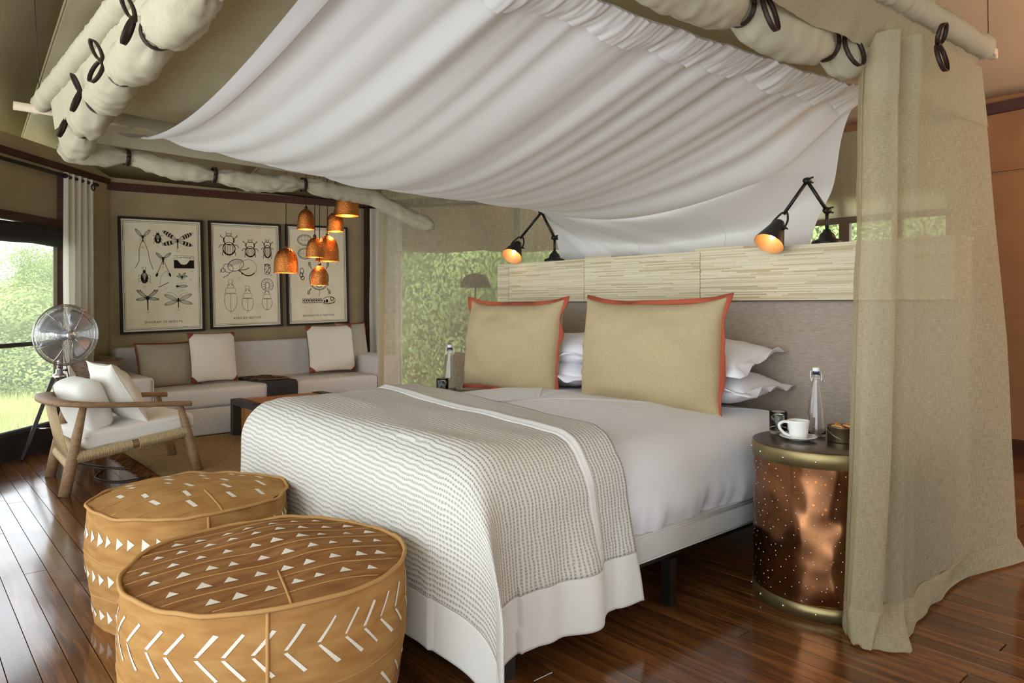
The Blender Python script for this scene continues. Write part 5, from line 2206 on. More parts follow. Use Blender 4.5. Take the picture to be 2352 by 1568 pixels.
# ------------------------------------------------------------------ coffee table, rug, cable
ct = thing('coffee_table', 'low coffee table of orange teak blocks in a dark iron frame', 'table', (2.89, 6.55, 0))
X0, X1, Y0_, Y1_ = 2.44, 3.34, 6.24, 6.86
for x in (X0 + .035, X1 - .035):
    for y in (Y0_ + .035, Y1_ - .035):
        G().box((x, y, 0.18), (0.07, 0.07, 0.36)).build('leg', m_iron, ct, smooth=False)
G().box((X0 + .035, (Y0_ + Y1_) / 2, 0.34), (0.072, Y1_ - Y0_ - .14, 0.06)).build('frame', m_iron, ct, smooth=False)
G().box((X1 - .035, (Y0_ + Y1_) / 2, 0.34), (0.072, Y1_ - Y0_ - .14, 0.06)).build('frame', m_iron, ct, smooth=False)
rk = random.Random(8)
nbx, nby = 4, 4
for i in range(nbx):
    for j in range(nby):
        xa, xb = lerp(X0 + .075, X1 - .075, i / nbx), lerp(X0 + .075, X1 - .075, (i + 1) / nbx)
        ya, yb = lerp(Y0_ + .01, Y1_ - .01, j / nby), lerp(Y0_ + .01, Y1_ - .01, (j + 1) / nby)
        G().box(((xa + xb) / 2, (ya + yb) / 2, 0.20 + rk.uniform(-.003, .003)), (xb - xa - .003, yb - ya - .003, 0.31)).build('wood_block', m_teak, ct, smooth=False)

rug = thing('jute_rug', 'brown woven jute rug with fringed end under coffee table and armchair', 'rug', (2.5, 6.2, 0))
RX0, RX1, RY0, RY1 = 1.47, 3.6, 5.2, 6.95
g = G()
ncord = 86
for i in range(ncord):
    y = lerp(RY0, RY1, (i + .5) / ncord)
    pts = [(lerp(RX0, RX1, k / 70), y + 0.006 * sin(k * 1.9 + i * pi), 0.010 + 0.004 * sin(k * 1.9 * 1.5 + i * 2.1)) for k in range(71)]
    g.tube(pts, 0.0115, 5, caps=False)
tag(g.build('woven_cords', m_rug, rug), kind='stuff')
G().box(((RX0 + RX1) / 2, (RY0 + RY1) / 2, 0.005), (RX1 - RX0, RY1 - RY0, 0.008)).build('rug_base', m_rug, rug, smooth=False)
g = G()
for i in range(260):
    y = lerp(RY0, RY1, rk.random())
    L_ = rk.uniform(0.05, 0.11)
    g.tube([(RX0 + .01, y, 0.012), (RX0 - L_ * .5, y + rk.uniform(-.02, .02), 0.014 + rk.uniform(0, .02)), (RX0 - L_, y + rk.uniform(-.05, .05), 0.005)], [0.005, 0.004, 0.002], 4, caps=False)
tag(g.build('fringe', mat('jute_fringe', '#6e4624', 0.95, spec=0.1), rug), kind='stuff')
tag(G().tube(catmull([(1.22, 6.1, .006), (1.12, 5.85, .006), (1.22, 5.62, .006), (1.42, 5.66, .006), (1.40, 5.95, .006), (1.2, 6.3, .006), (1.05, 6.75, .006)], 8), 0.005, 6).build('floor_cable', m_cable),
    'black cable curling on the floorboards under the armchair', 'cable')

# ------------------------------------------------------------------ armchair
ac = thing('armchair', 'grey oak lounge chair with woven cord rails facing the coffee table', 'chair', (1.3, 5.85, 0))
foot = {'bn': V((0.86, 5.43, 0)), 'fn': V((1.74, 5.55, 0)), 'bf': V((0.885, 6.14, 0)), 'ff': V((1.76, 6.26, 0))}
topz = {'bn': 0.565, 'fn': 0.505, 'bf': 0.565, 'ff': 0.505}
topp = {'bn': V((0.975, 5.47, 0)), 'fn': V((1.615, 5.565, 0)), 'bf': V((0.985, 6.10, 0)), 'ff': V((1.635, 6.22, 0))}
legline = {}
for k in foot:
    a = foot[k]
    b = topp[k] + V((0, 0, topz[k]))
    legline[k] = (a, b)
    G().tube([a, a.lerp(b, .3), a.lerp(b, .7), b], [0.036, 0.036, 0.030, 0.022], 14).build('leg', m_oak, ac)


def onleg(k, z):
    a, b = legline[k]
    return a.lerp(b, z / b.z)


# horseshoe arm rail
arm = catmull([V((1.68, 5.545, 0.522)), V((1.40, 5.505, 0.545)), V((1.10, 5.465, 0.572)), V((0.93, 5.47, 0.592)), V((0.835, 5.56, 0.604)), V((0.80, 5.80, 0.610)),
               V((0.84, 6.04, 0.604)), V((0.94, 6.13, 0.592)), V((1.12, 6.155, 0.572)), V((1.42, 6.19, 0.545)), V((1.70, 6.23, 0.522))], 8)
g = G()
vs, fs = [], []
for i, p in enumerate(arm):
    t = (arm[min(i + 1, len(arm) - 1)] - arm[max(i - 1, 0)]).normalized()
    sd = t.cross(V((0, 0, 1))).normalized()
    s = i / (len(arm) - 1)
    w = 0.026 + 0.026 * exp(-((s - 0.5) / 0.20) ** 2)
    h = 0.019 + 0.004 * exp(-((s - 0.5) / 0.2) ** 2)
    for k in range(12):
        a = 2 * pi * k / 12
        ca, sa = cos(a), sin(a)
        vs.append(p + sd * (w * math.copysign(abs(ca) ** 0.6, ca)) + V((0, 0, h * math.copysign(abs(sa) ** 0.6, sa))))
n = len(arm)
for i in range(n - 1):
    for k in range(12):
        k2 = (k + 1) % 12
        fs.append((i * 12 + k, i * 12 + k2, (i + 1) * 12 + k2, (i + 1) * 12 + k))
fs += [tuple(range(12))[::-1], tuple(range((n - 1) * 12, n * 12))]
g.add(vs, fs).build('arm_rail', m_oak, ac)


def cord_rail(p, q, r, name='woven_rail', gap=True):
    g = G()
    d = q - p
    n = int(d.length / 0.0075)
    for i in range(n):
        t = (i + .5) / n
        if gap and abs(t - 0.52) < 0.03:
            continue
        c_ = p.lerp(q, t)
        u = d.normalized()
        sx = u.cross(V((0, 0, 1))).normalized()
        sz = sx.cross(u)
        rr = r * (1 + 0.03 * sin(i * 2.3))
        g.tube([c_ + (sx * cos(a) * rr * 0.75 + sz * sin(a) * rr) for a in [2 * pi * k / 10 for k in range(10)]], 0.0042, 4, closed=True)
    o = g.build(name, m_cord, ac)
    tag(o, kind='stuff')
    G().tube([p, q], r * 0.72, 10).build('rail', m_oak, ac)


cord_rail(onleg('bn', 0.235), onleg('fn', 0.315), 0.036)
cord_rail(onleg('bf', 0.235), onleg('ff', 0.315), 0.036)
cord_rail(onleg('fn', 0.30), onleg('ff', 0.30), 0.034, gap=False)
cord_rail(onleg('bn', 0.29), onleg('bf', 0.29), 0.030, gap=False)
cord_rail(onleg('bn', 0.185), onleg('bf', 0.185), 0.028, gap=False)
g = G()
for i in range(22):                       # seat webbing and back cords
    t = (i + .5) / 22
    g.tube([onleg('bn', 0.235).lerp(onleg('bf', 0.235), t), onleg('fn', 0.315).lerp(onleg('ff', 0.315), t)], 0.004, 5)
for i in range(16):
    t = (i + .5) / 16
    a = onleg('bn', 0.20).lerp(onleg('bf', 0.20), t)
    g.tube([a, V((0.83 - 0.02 * sin(pi * t), lerp(5.56, 6.04, t), 0.595))], 0.0035, 5)
tag(g.build('cords', m_cord, ac), kind='stuff')

rot = Matrix.Rotation(radians(7.5), 3, 'Z')
seat_t = thing('seat_cushion', 'flat white seat cushion on the woven frame of the armchair', 'cushion', (1.32, 5.84, 0.36))


def pad(c, s, r, M, seed, puff=0.02):
    bm = bmesh.new()
    bmesh.ops.create_cube(bm, size=1)
    for p in bm.verts:
        p.co = V((p.co.x * s[0], p.co.y * s[1], p.co.z * s[2]))
    bmesh.ops.bevel(bm, geom=list(bm.edges), offset=r, segments=3, profile=0.6, affect='EDGES')
    bmesh.ops.subdivide_edges(bm, edges=[e for e in bm.edges if e.calc_length() > 0.08], cuts=5, use_grid_fill=True)
    bm.verts.index_update()
    vs = []
    for p in bm.verts:
        q = p.co.copy()
        e = max(0, 1 - (2 * q.x / s[0]) ** 2) * max(0, 1 - (2 * q.y / s[1]) ** 2)
        q.z += (puff * e) * (1 if q.z > 0 else -0.3)
        q += V((0, 0, 1)) * 0.008 * fbm(q.x * 7 + seed, q.y * 7, q.z * 5) + V((0.005 * fbm(q.z * 14, q.y * 8, seed), 0.005 * fbm(q.x * 8, q.z * 14, seed + 2), 0))
        vs.append(M @ q + V(c))
    fs = [[q.index for q in f.verts] for f in bm.faces]
    bm.free()
    return G().add(vs, fs)


Mseat = rot @ Matrix.Rotation(radians(-5), 3, 'Y')
pad((1.32, 5.845, 0.355), (0.74, 0.60, 0.115), 0.032, Mseat, 1).build('cover', m_offwhite, seat_t)
g = G()
for z in (-0.03, 0.03):
    g.tube([Mseat @ V((x * 0.366, y * 0.297, z)) + V((1.32, 5.845, 0.355)) for x, y in ((-1, -1), (1, -1), (1, 1), (-1, 1))], 0.003, 5, closed=True)
g.build('piping', m_offwhite, seat_t)
bk_t = thing('back_cushion', 'thick white box cushion leaning on the armchair cord back', 'cushion', (1.0, 5.83, 0.55))
Mb = rot @ Matrix.Rotation(radians(72), 3, 'Y')
pad((1.035, 5.815, 0.555), (0.35, 0.52, 0.17), 0.065, Mb, 5, 0.045).build('cover', m_offwhite, bk_t)
# loose pillow leaning on the back cushion
fnp = pillow_fn(0.46, 0.47, 0.23, 0.05, 0.5, 31, 0.016, 0.0, 0.07)
d_ = V((-sin(radians(7)), cos(radians(7)), 0)) * -1
upv = V((-0.50, 0.0, 0.86)) + d_ * 0.12
lp = thing('pillow', 'plump white pillow leaning in the armchair against its box back cushion', 'pillow', M=pose((1.25, 5.80, 0.62), d_, upv))
pillow_mesh(fnp, 24).build('cover', m_offwhite, lp)
G().tube([p for p, _ in edge_pts(fnp, 30)], 0.0045, 5, closed=True).build('seam', m_offwhite, lp)

# ------------------------------------------------------------------ big wooden bowl on a dark stool by the sofa arm
sb = thing('side_stool', 'dark low stool beneath the big wooden bowl behind the armchair', 'stool', (1.36, 7.35, 0))
G().lathe([(0.17, 0.40), (0.18, 0.415), (0.18, 0.44), (0.17, 0.45)], (1.36, 7.35, 0), 28).build('seat', m_iron, sb)
for k in range(3):
    a = 2 * pi * k / 3 + .4
    G().tube([(1.36 + 0.12 * cos(a), 7.35 + 0.12 * sin(a), 0.41), (1.36 + 0.15 * cos(a), 7.35 + .15 * sin(a), 0)], 0.016, 8).build('leg', m_iron, sb)
bo = thing('wooden_bowl', 'large weathered wooden bowl flaring upward behind the armchair pillow', 'bowl', (1.37, 7.33, 0.45))
Mt = Matrix.Rotation(radians(6), 3, (0.66, 0.75, 0))
G().lathe([(0.06, 0.0), (0.075, 0.002), (0.10, 0.05), (0.165, 0.17), (0.215, 0.275), (0.228, 0.32), (0.216, 0.318), (0.20, 0.27), (0.15, 0.165), (0.085, 0.055), (0.001, 0.03)],
          (1.37, 7.33, 0.452), 44, Mt, wob=lambda a, z: 0.004 * fbm(a * 2, z * 6, 2) + .0015 * sin(z * 260)).build('bowl', m_bowl, bo)

# ------------------------------------------------------------------ tripod fan
fan = thing('tripod_fan', 'chrome pedestal fan on a dark wooden tripod by the left window', 'fan', (1.08, 6.82, 0))
fc_ = V((1.085, 6.76, 1.005))
view = V((-fc_.x, -fc_.y, 0)).normalized()
sidev = V((view.y, -view.x, 0)) * -1
if sidev.dot(V((R_DIR[0], R_DIR[1], 0))) < 0:
    sidev = -sidev
axis = (view * cos(radians(24)) + sidev * sin(radians(24))).normalized()
fr_ = axis.cross(V((0, 0, 1))).normalized()
fu = fr_.cross(axis)


def fp(x, y, z):
    return fc_ + fr_ * x + fu * y + axis * z


RF = 0.245
g = G()
for z in (-0.055, 0.0, 0.055):
    rr = RF if abs(z) < 0.01 else RF - 0.012
    g.tube([fp(rr * cos(a), rr * sin(a), z * 0.4) for a in [2 * pi * k / 48 for k in range(48)]], 0.006 if abs(z) < .01 else 0.004, 6, closed=True)
g.build('cage_rim', m_chrome, fan)


def cage(side, name):
    g = G()
    for i in range(30):
        r = lerp(0.045, RF - 0.01, i / 29)
        z = side * (0.02 + 0.065 * sqrt(max(0, 1 - (r / RF) ** 2)))
        g.tube([fp(r * cos(a), r * sin(a), z) for a in [2 * pi * k / 40 for k in range(40)]], 0.0012, 4, closed=True)
    for k in range(10):
        a = 2 * pi * k / 10 + 0.2
        g.tube([fp(r * cos(a), r * sin(a), side * (0.022 + 0.067 * sqrt(max(0, 1 - (r / RF) ** 2)))) for r in (0.04, 0.1, 0.16, 0.2, 0.23, 0.243)], 0.0022, 5)
    o = g.build(name, m_chrome, fan)
    tag(o, kind='stuff')


cage(1, 'front_guard')
cage(-1, 'rear_guard')
for k in range(4):
    a0 = 2 * pi * k / 4 + 0.75
    g = G()

    def bl(u, v, a0=a0):
        r = lerp(0.04, 0.215, v)
        wd = lerp(0.25, 0.62, min(1, v * 1.8)) * (1 - 0.25 * max(0, v - .8) / .2)
        a = a0 + (u - 0.5) * 2 * wd
        return fp(r * cos(a), r * sin(a), 0.028 * (u - 0.5) * 2 * (1 - 0.4 * v))
    g.grid(bl, 8, 8)
    g.build('blade', m_steel, fan, thick=0.002)
Mfan = Matrix((fr_, fu, axis)).transposed()
G().lathe([(0.001, 0.100), (0.034, 0.098), (0.040, 0.092), (0.040, 0.082), (0.02, 0.075)], fc_, 24, Mfan).build('hub_badge', m_nail, fan)
g = G()
for i, w_ in enumerate((0.020, 0.014)):
    g.box(fp(0.004, 0.004 - i * 0.008, 0.1008), (w_, 0.003, 0.0006), Mfan)
g.sphere(fp(-0.012, 0.001, 0.1005), 0.004, 8, 4)
g.build('hub_mark', m_ink, fan, smooth=False)
G().lathe([(0.03, 0.05), (0.035, 0.03), (0.03, -0.02)], fc_, 16, Mfan).build('hub', m_steel, fan)
G().lathe([(0.035, -0.07), (0.055, -0.08), (0.06, -0.14), (0.05, -0.19), (0.02, -0.205)], fc_, 20, Mfan).build('motor', m_chrome, fan)
pc = fp(0, 0, -0.12)
px0, py0 = pc.x, pc.y
G().tube([(px0, py0, 0.66), (px0, py0, 0.90)], 0.017, 12).build('pole', m_chrome, fan)
g = G()
g.tube([(px0, py0, 0.88), fp(0, -0.03, -0.12)], 0.022, 10)
g.tube([V((px0, py0, .905)) - fr_ * .03, V((px0, py0, .905)) + fr_ * .03], 0.012, 8)
g.build('tilt_joint', m_chrome, fan)
g = G()
g.lathe([(0.03, 0.64), (0.048, 0.645), (0.048, 0.675), (0.026, 0.69), (0.024, 0.72)], (px0, py0, 0), 20)
g.build('tripod_collar', m_chrome, fan)
g = G()
g.tube([V((px0, py0, 0.71)) - fr_ * 0.02, V((px0, py0, .71)) - fr_ * 0.05], 0.006, 6)
g.sphere(V((px0, py0, .71)) - fr_ * 0.055, 0.012, 8, 6)
g.build('knob', m_black, fan)
for fx, fy in ((0.80, 6.90), (1.12, 6.72), (1.34, 7.12)):
    a = V((px0, py0, 0.655))
    b = V((fx, fy, 0.0))
    d = (b - a)
    a2 = a + V((d.x, d.y, 0)).normalized() * 0.04
    G().bar(a2, a2.lerp(b, 0.80), 0.045, 0.028).build('leg', m_iron, fan, smooth=False)
    lo = G().bar(a2.lerp(b, 0.76), b + V((0, 0, .012)), 0.030, 0.020).build('leg_foot', m_black, fan, smooth=False)
    G().tube([V((px0, py0, 0.24)), a2.lerp(b, 0.62)], 0.006, 6).build('brace', m_chrome, fan)
    g = G()
    g.sphere(a2.lerp(b, 0.62), 0.015, 8, 5)
    g.sphere(a2.lerp(b, 0.80), 0.010, 8, 5)
    g.build('screw', m_chrome, fan)
G().tube(catmull([(px0 + .03, py0, 0.86), (px0 + .07, py0 - .01, 0.62), (px0 + .06, py0, 0.45), (px0 + .05, py0, 0.1), (px0 + .06, py0 + .05, .01)], 6), 0.004, 6).build('cord', m_cable, fan)

# ------------------------------------------------------------------ mudcloth poufs
def pouf(cx, cy, R, H, dome, rot, label, m_side, m_top, kind, seed):
    t = thing('pouf', label, 'pouf', (cx, cy, 0))

    def side_r(a, z):
        s = z / H
        base = R * (1.0 + 0.035 * sin(pi * s) - 0.05 * (1 - s) ** 4 - 0.0)
        return base + 0.014 * fbm(a * 1.6 + seed, z * 4, 2) + 0.007 * fbm(a * 5, z * 9, seed)

    def top_z(x, y):
        q = min(1, (x * x + y * y) / (R * R))
        return H + dome * (1 - q) ** 0.8 + 0.006 * fbm(x * 5 + seed, y * 5) * (1 - q) + 0.022 * fbm(x * 3.2, y * 3.2, seed) * sqrt(1 - q)

    def P(a, z, off=0.0):
        r = side_r(a, z) + off
        return V((cx + r * cos(a + rot), cy + r * sin(a + rot), z + 0.008 * fbm(a * 1.2, 3, seed) * (z / H)))

    def T(x, y, off=0.0):
        c_, s_ = cos(rot), sin(rot)
        return V((cx + x * c_ - y * s_, cy + x * s_ + y * c_, top_z(x, y) + off + 0.008 * fbm(math.atan2(y, x) * 1.2, 3, seed) * min(1, sqrt(x * x + y * y) / R)))
    g = G()
    g.grid(lambda u, v: P(2 * pi * u, H * v), 96, 26, closeu=True)
    g.build('side', m_side, t)
    g = G()
    g.grid(lambda u, v: T(side_r(2 * pi * u, H) * v * cos(2 * pi * u), side_r(2 * pi * u, H) * v * sin(2 * pi * u)), 96, 24, closeu=True)
    g.build('top', m_top, t)
    pts = [P(2 * pi * k / 110, H + 0.002, 0.006) + V((0, 0, 0.010 * fbm(k * .22, seed))) for k in range(110)]
    G().tube(pts, 0.0068, 7, closed=True).build('piping', m_seam, t)
    # strip seams of the cloth, top and side
    for k in range(-3, 4):
        y0 = k * R * 0.27
        xm = sqrt(max(0, R * R * .97 - y0 * y0))
        G().tube([T(lerp(-xm, xm, i / 26), y0 + 0.006 * fbm(i * .4, k, seed), 0.001) for i in range(27)], 0.0016, 5).build('seam', m_seam, t)
    for z in (H * 0.30, H * 0.62) if kind == 'bars' else (H * 0.5,):
        G().tube([P(2 * pi * k / 90, z + .004 * fbm(k * .3, z * 9), 0.0) for k in range(90)], 0.0026, 5, closed=True).build('seam', m_seam, t)
    va = {'bars': radians(262), 'chev': radians(247)}[kind] - rot
    G().tube([P(va, H * k / 14, 0.002) for k in range(15)], 0.005, 6).build('seam', m_seam, t)
    G().tube([T(*(V((cos(va + .15), sin(va + .15))) * R * q), 0.001) for q in (0.98, .9, .8, .7, .6, .5, .42)], 0.0035, 5).build('seam', m_seam, t)

    def mark_side(poly, ca, cz):
        """poly in metres (x along the girth, y up), fan-triangulated with subdivision"""
        g_ = mk['s']
        rr = side_r(ca, cz)
        fill(g_, poly, lambda x, y: P(ca + x / rr, cz + y, 0.0016))

    def mark_top(poly, px_, py_):
        fill(mk['t'], poly, lambda x, y: T(px_ + x, py_ + y, 0.0016))

    def fill(g_, poly, f):
        c_ = V((sum(p[0] for p in poly) / len(poly), sum(p[1] for p in poly) / len(poly)))
        n = len(poly)
        ring = []
        for i in range(n):
            a, b = V(poly[i]), V(poly[(i + 1) % n])
            for q in range(3):
                ring.append(a.lerp(b, q / 3))
        vs = [f(c_.x, c_.y)] + [f(*(c_.lerp(p, .5))) for p in ring] + [f(p.x, p.y) for p in ring]
        m_ = len(ring)
        fs = []
        for i in range(m_):
            j = (i + 1) % m_
            fs.append((0, 1 + i, 1 + j))
            fs.append((1 + i, 1 + m_ + i, 1 + m_ + j, 1 + j))
        g_.add(vs, fs)
    mk = {'s': G(), 't': G()}
    rq = random.Random(seed)
    jit = lambda s: rq.uniform(-s, s)
    if kind == 'chev':
        n = 34
        for row, (cz, sgn) in enumerate(((H * 0.76, 1), (H * 0.27, -1))):
            for k in range(n):
                a = 2 * pi * (k + jit(.12)) / n
                w, h, th = 0.031, 0.057, 0.0108
                for up in (1, -1):
                    x0, x1 = -sgn * w * 0.9, sgn * w * 0.75
                    y0_, y1_ = up * 0.004, up * h
                    dx = th * 0.9
                    poly = [(x0 + jit(.002), y0_), (x0 + dx * sgn, y0_ - up * .001), (x1 + dx * sgn + jit(.003), y1_), (x1 + jit(.003), y1_ + up * .004)]
                    if sgn * up < 0:
                        poly = poly[::-1]
                    mark_side(poly, a, cz)
        for r in range(-3, 4):
            yy = (r - 0.0) * R * 0.27 + R * 0.135
            xm = sqrt(max(0, (R * .93) ** 2 - yy * yy))
            k = int(xm * 2 / 0.072)
            for i in range(k):
                x = -xm + (i + .5 + jit(.12)) * 2 * xm / max(k, 1)
                s = 0.020 * rq.uniform(.8, 1.15)
                mark_top([(x - s, yy - s * .8 + jit(.003)), (x + s, yy - s * .8 + jit(.003)), (x + jit(.003), yy + s * .95)], 0, 0)
    else:
        n = 44
        for row, cz in enumerate((H * 0.80, H * 0.47, H * 0.14)):
            for k in range(n):
                a = 2 * pi * (k + jit(.1) + row * .3) / n
                s = 0.024 * rq.uniform(.85, 1.1)
                mark_side([(-s * .6, -s * 1.05), (s * .8, jit(.004)), (-s * .6, s * 1.05)], a, cz)
        for r in range(-3, 4):
            yy = r * R * 0.27 + R * .135
            xm = sqrt(max(0, (R * .9) ** 2 - yy * yy))
            k = int(xm * 2 / 0.135)
            for i in range(k):
                x = -xm + (i + .5 + .25 * (r % 2) + jit(.1)) * 2 * xm / max(k, 1)
                w, h = 0.009, 0.030 * rq.uniform(.8, 1.1)
                tl = jit(.004)
                if x * x + yy * yy < (R * .88) ** 2:
                    mark_top([(x - w + tl, yy - h), (x + w + tl, yy - h), (x + w - tl, yy + h), (x - w - tl, yy + h)], 0, 0)
    tag(mk['s'].build('side_print', m_paint, t), kind='stuff')
    tag(mk['t'].build('top_print', m_paint, t), kind='stuff')
    return t


pouf(0.90, 2.19, 0.408, 0.455, 0.030, radians(-8), 'rust mudcloth pouf with white chevron sides and triangle-printed top, at front', m_mud1, m_mud2, 'chev', 3)
pouf(0.965, 3.17, 0.372, 0.450, 0.050, radians(8), 'mustard mudcloth pouf with small bars on top, behind the chevron pouf', m_mud1, m_mud1, 'bars', 8)

# ------------------------------------------------------------------ copper drum side table
DC = V((3.03, 1.435, 0))
DR, DH = 0.29, 0.665


def drum(c, label, seed, detail=True):
    t = thing('drum_table', label, 'table', tuple(c))
    def wob(a, z):
        return 0.0035 * fbm(a * 2.2, z * 6, seed) + 0.002 * fbm(a * 6, z * 12, seed + 1)
    body = [(DR - .004, 0.0)] + [(DR - 0.004, 0.02 + (DH - 0.04) * k / 40) for k in range(41)]
    G().lathe(body, c, 90, cap1=False, wob=wob).build('copper_body', m_drum, t)
    G().lathe([(DR + .001, 0.002), (DR + .002, 0.055), (DR - .003, 0.057)], c, 72, cap1=False).build('brass_band', m_brass, t)
    G().lathe([(DR - .003, DH - 0.065), (DR + .002, DH - .063), (DR + .002, DH - .008), (DR - .002, DH - .002)], c, 72, cap0=False, cap1=False).build('brass_band', m_brass, t)
    G().lathe([(DR - .002, DH - .006), (DR - .001, DH - .002), (DR - .006, DH), (0.001, DH)], c, 72, cap0=False).build('table_top', m_drumtop, t)
    if detail:
        for z, n in ((0.028, 14), (DH - 0.035, 14)):
            for k in range(n):
                a = 2 * pi * k / n + 0.35
                G().sphere(c + V(((DR + .002) * cos(a), (DR + .002) * sin(a), z)), 0.0055, 8, 4).build('rivet', m_nail, t)
        rd = random.Random(4)
        g = G()
        for i in range(560):
            a, z = 2 * pi * ((i % 35) + 0.5 * ((i // 35) % 2) + rd.uniform(-.38, .38)) / 35, lerp(0.075, DH - 0.085, (i // 35 + rd.uniform(-.4, .4)) / 15)
            r = DR - .0055 + wob(a, z)
            g.sphere(c + V((r * cos(a), r * sin(a), z)), rd.uniform(.0028, .0038), 6, 4)
        tag(g.build('nail_heads', m_nail, t), kind='stuff')
    return t


drum(DC, 'round beaten copper drum side table with brass bands, between bed and hanging curtain', 1)
fst = thing('bedside_table', 'small bedside table on the far side of bed, under bottle and glass', 'table', (3.02, 4.14, 0))
G().rbox((3.02, 4.14, 0.605), (0.40, 0.36, 0.03), 0.006, 2).build('table_top', m_drumtop, fst)
for ax_ in (-1, 1):
    for ay_ in (-1, 1):
        G().box((3.02 + ax_ * .17, 4.14 + ay_ * .15, 0.295), (0.03, 0.03, 0.59)).build('leg', m_iron, fst)


def bottle(x, y, z, label, s=1.0):
    t = thing('glass_bottle', label, 'bottle', (x, y, z))
    prof = [(0.001, 0.002), (0.036, 0.0), (0.041, 0.006), (0.041, 0.03), (0.034, 0.11), (0.024, 0.19), (0.0165, 0.235), (0.0155, 0.262), (0.018, 0.266), (0.018, 0.276), (0.0155, 0.279),
            (0.0145, 0.279), (0.0135, 0.262), (0.0145, 0.235), (0.022, 0.19), (0.032, 0.11), (0.0385, 0.03), (0.037, 0.008), (0.001, 0.007)]
    G().lathe([(r * s, h * s) for r, h in prof], (x, y, z), 36).build('glass_body', m_glass, t)
    G().lathe([(0.0135 * s, 0.280 * s), (0.015 * s, 0.281 * s), (0.015 * s, 0.287 * s)], (x, y, z), 18).build('rubber_seal', m_blue, t)
    G().lathe([(0.0145 * s, 0.287 * s), (0.0165 * s, 0.289 * s), (0.0155 * s, 0.302 * s), (0.010 * s, 0.305 * s)], (x, y, z), 18).build('stopper', m_ceramic, t)
    g = G()
    for sd in (-1, 1):
        q = V((R_DIR[0], R_DIR[1], 0)) * sd
        b = V((x, y, z))
        g.tube(catmull([b + q * 0.010 * s + V((0, 0, .296 * s)), b + q * .022 * s + V((0, 0, .290 * s)), b + q * .026 * s + V((0, 0, .262 * s)), b + q * .023 * s + V((0, 0, .243 * s)), b + q * .018 * s + V((0, 0, .255 * s)), b + q * .017 * s + V((0, 0, .262 * s))], 5), 0.0014, 5)
    g.tube([V((x, y, z)) + V((0.0165 * s * cos(2 * pi * k / 18), 0.0165 * s * sin(2 * pi * k / 18), 0.25 * s)) for k in range(18)], 0.0014, 5, closed=True)
    g.build('wire_clip', m_chrome, t)
    return t


def tumbler(x, y, z, label, s=1.0):
    t = thing('drinking_glass', label, 'glass', (x, y, z))
    G().lathe([(0.001, 0.0), (0.036 * s, 0.0), (0.039 * s, .008 * s), (0.039 * s, .098 * s), (.0375 * s, .1 * s), (.0355 * s, .098 * s), (.0355 * s, .014 * s), (.001, .012 * s)], (x, y, z), 32).build('glass_body', m_smoke, t)
    G().lathe([(0.001, 0.013 * s), (0.0350 * s, .0145 * s), (0.0350 * s, .066 * s), (0.001, .066 * s)], (x, y, z), 28).build('water', m_water, t)
    return t


ZT_ = DH + 0.0005
bottle(3.13, 1.515, ZT_, 'clear swing-top glass bottle on the copper drum behind the cup', 1.0)
tumbler(3.055, 1.655, ZT_, 'smoked water glass on the copper drum beside the bed edge', 1.0)
bottle(3.06, 4.19, 0.6205, 'clear swing-top glass bottle on the far bedside, before the sheer curtain', 1.12)
tumbler(2.95, 4.13, 0.6205, 'smoked water glass on the far bedside next to the bottle', 1.1)

CP = V((2.968, 1.515, ZT_))
sa = thing('saucer', 'white ceramic saucer under the coffee cup on the drum', 'saucer', tuple(CP))
G().lathe([(0.001, 0.003), (0.036, 0.0), (0.04, 0.003), (0.070, 0.014), (0.077, 0.0175), (0.0765, 0.0195), (0.068, 0.0165), (0.040, 0.007), (0.001, 0.006)], CP, 48).build('saucer', m_ceramic, sa)
cu_ = thing('coffee_cup', 'white ceramic cup of black coffee with teardrop handle on saucer', 'cup', tuple(CP + V((0, 0, .0072))))
c0 = CP + V((0, 0, .0072))
G().lathe([(0.001, 0.0), (0.033, 0.0), (0.036, 0.003), (0.0405, 0.035), (0.046, 0.072), (0.0468, 0.078), (0.0452, 0.0785), (0.044, 0.072), (0.0385, 0.035), (0.033, 0.006), (0.001, 0.005)], c0, 44).build('cup_body', m_ceramic, cu_)
G().lathe([(0.001, 0.062), (0.0422, 0.062)], c0, 32, cap1=False).build('coffee', m_coffee, cu_)
hl = V((-R_DIR[0], -R_DIR[1], 0))
hp = catmull([c0 + hl * .043 + V((0, 0, .070)), c0 + hl * .062 + V((0, 0, .073)), c0 + hl * .082 + V((0, 0, .062)), c0 + hl * .080 + V((0, 0, .043)), c0 + hl * .060 + V((0, 0, .022)), c0 + hl * .036 + V((0, 0, .010))], 6)
G().tube(hp, 0.0062, 9).build('handle', m_ceramic, cu_)
sp = thing('teaspoon', 'small steel teaspoon lying on the saucer rim', 'spoon', tuple(CP))
rdir = V((R_DIR[0], R_DIR[1], 0))
fd = V((F_DIR[0], F_DIR[1], 0))
p1, p2 = CP + rdir * 0.045 + fd * 0.018 + V((0, 0, .0165)), CP + rdir * 0.082 - fd * .004 + V((0, 0, .0235))
G().tube([p1, p1.lerp(p2, .5) + V((0, 0, .001)), p2], [.0016, .0015, .0028], 6).build('handle', m_chrome, sp)
G().sphere(CP + rdir * 0.034 + fd * 0.028 + V((0, 0, .0172)), 0.011, 10, 6, (1.0, 1.0, .35)).build('bowl', m_chrome, sp)
TN = V((3.085, 1.375, ZT_))
tn = thing('biscuit_tin', 'small aged metal pot with swing handle holding biscuits on the drum', 'pot', tuple(TN))
G().lathe([(0.001, 0.0), (0.062, 0.0), (0.063, 0.003), (0.063, 0.060), (0.0645, 0.062), (0.0645, 0.066), (0.061, 0.066), (0.061, 0.006), (0.001, .004)], TN, 40).build('pot_body', m_tin, tn)
hr = []
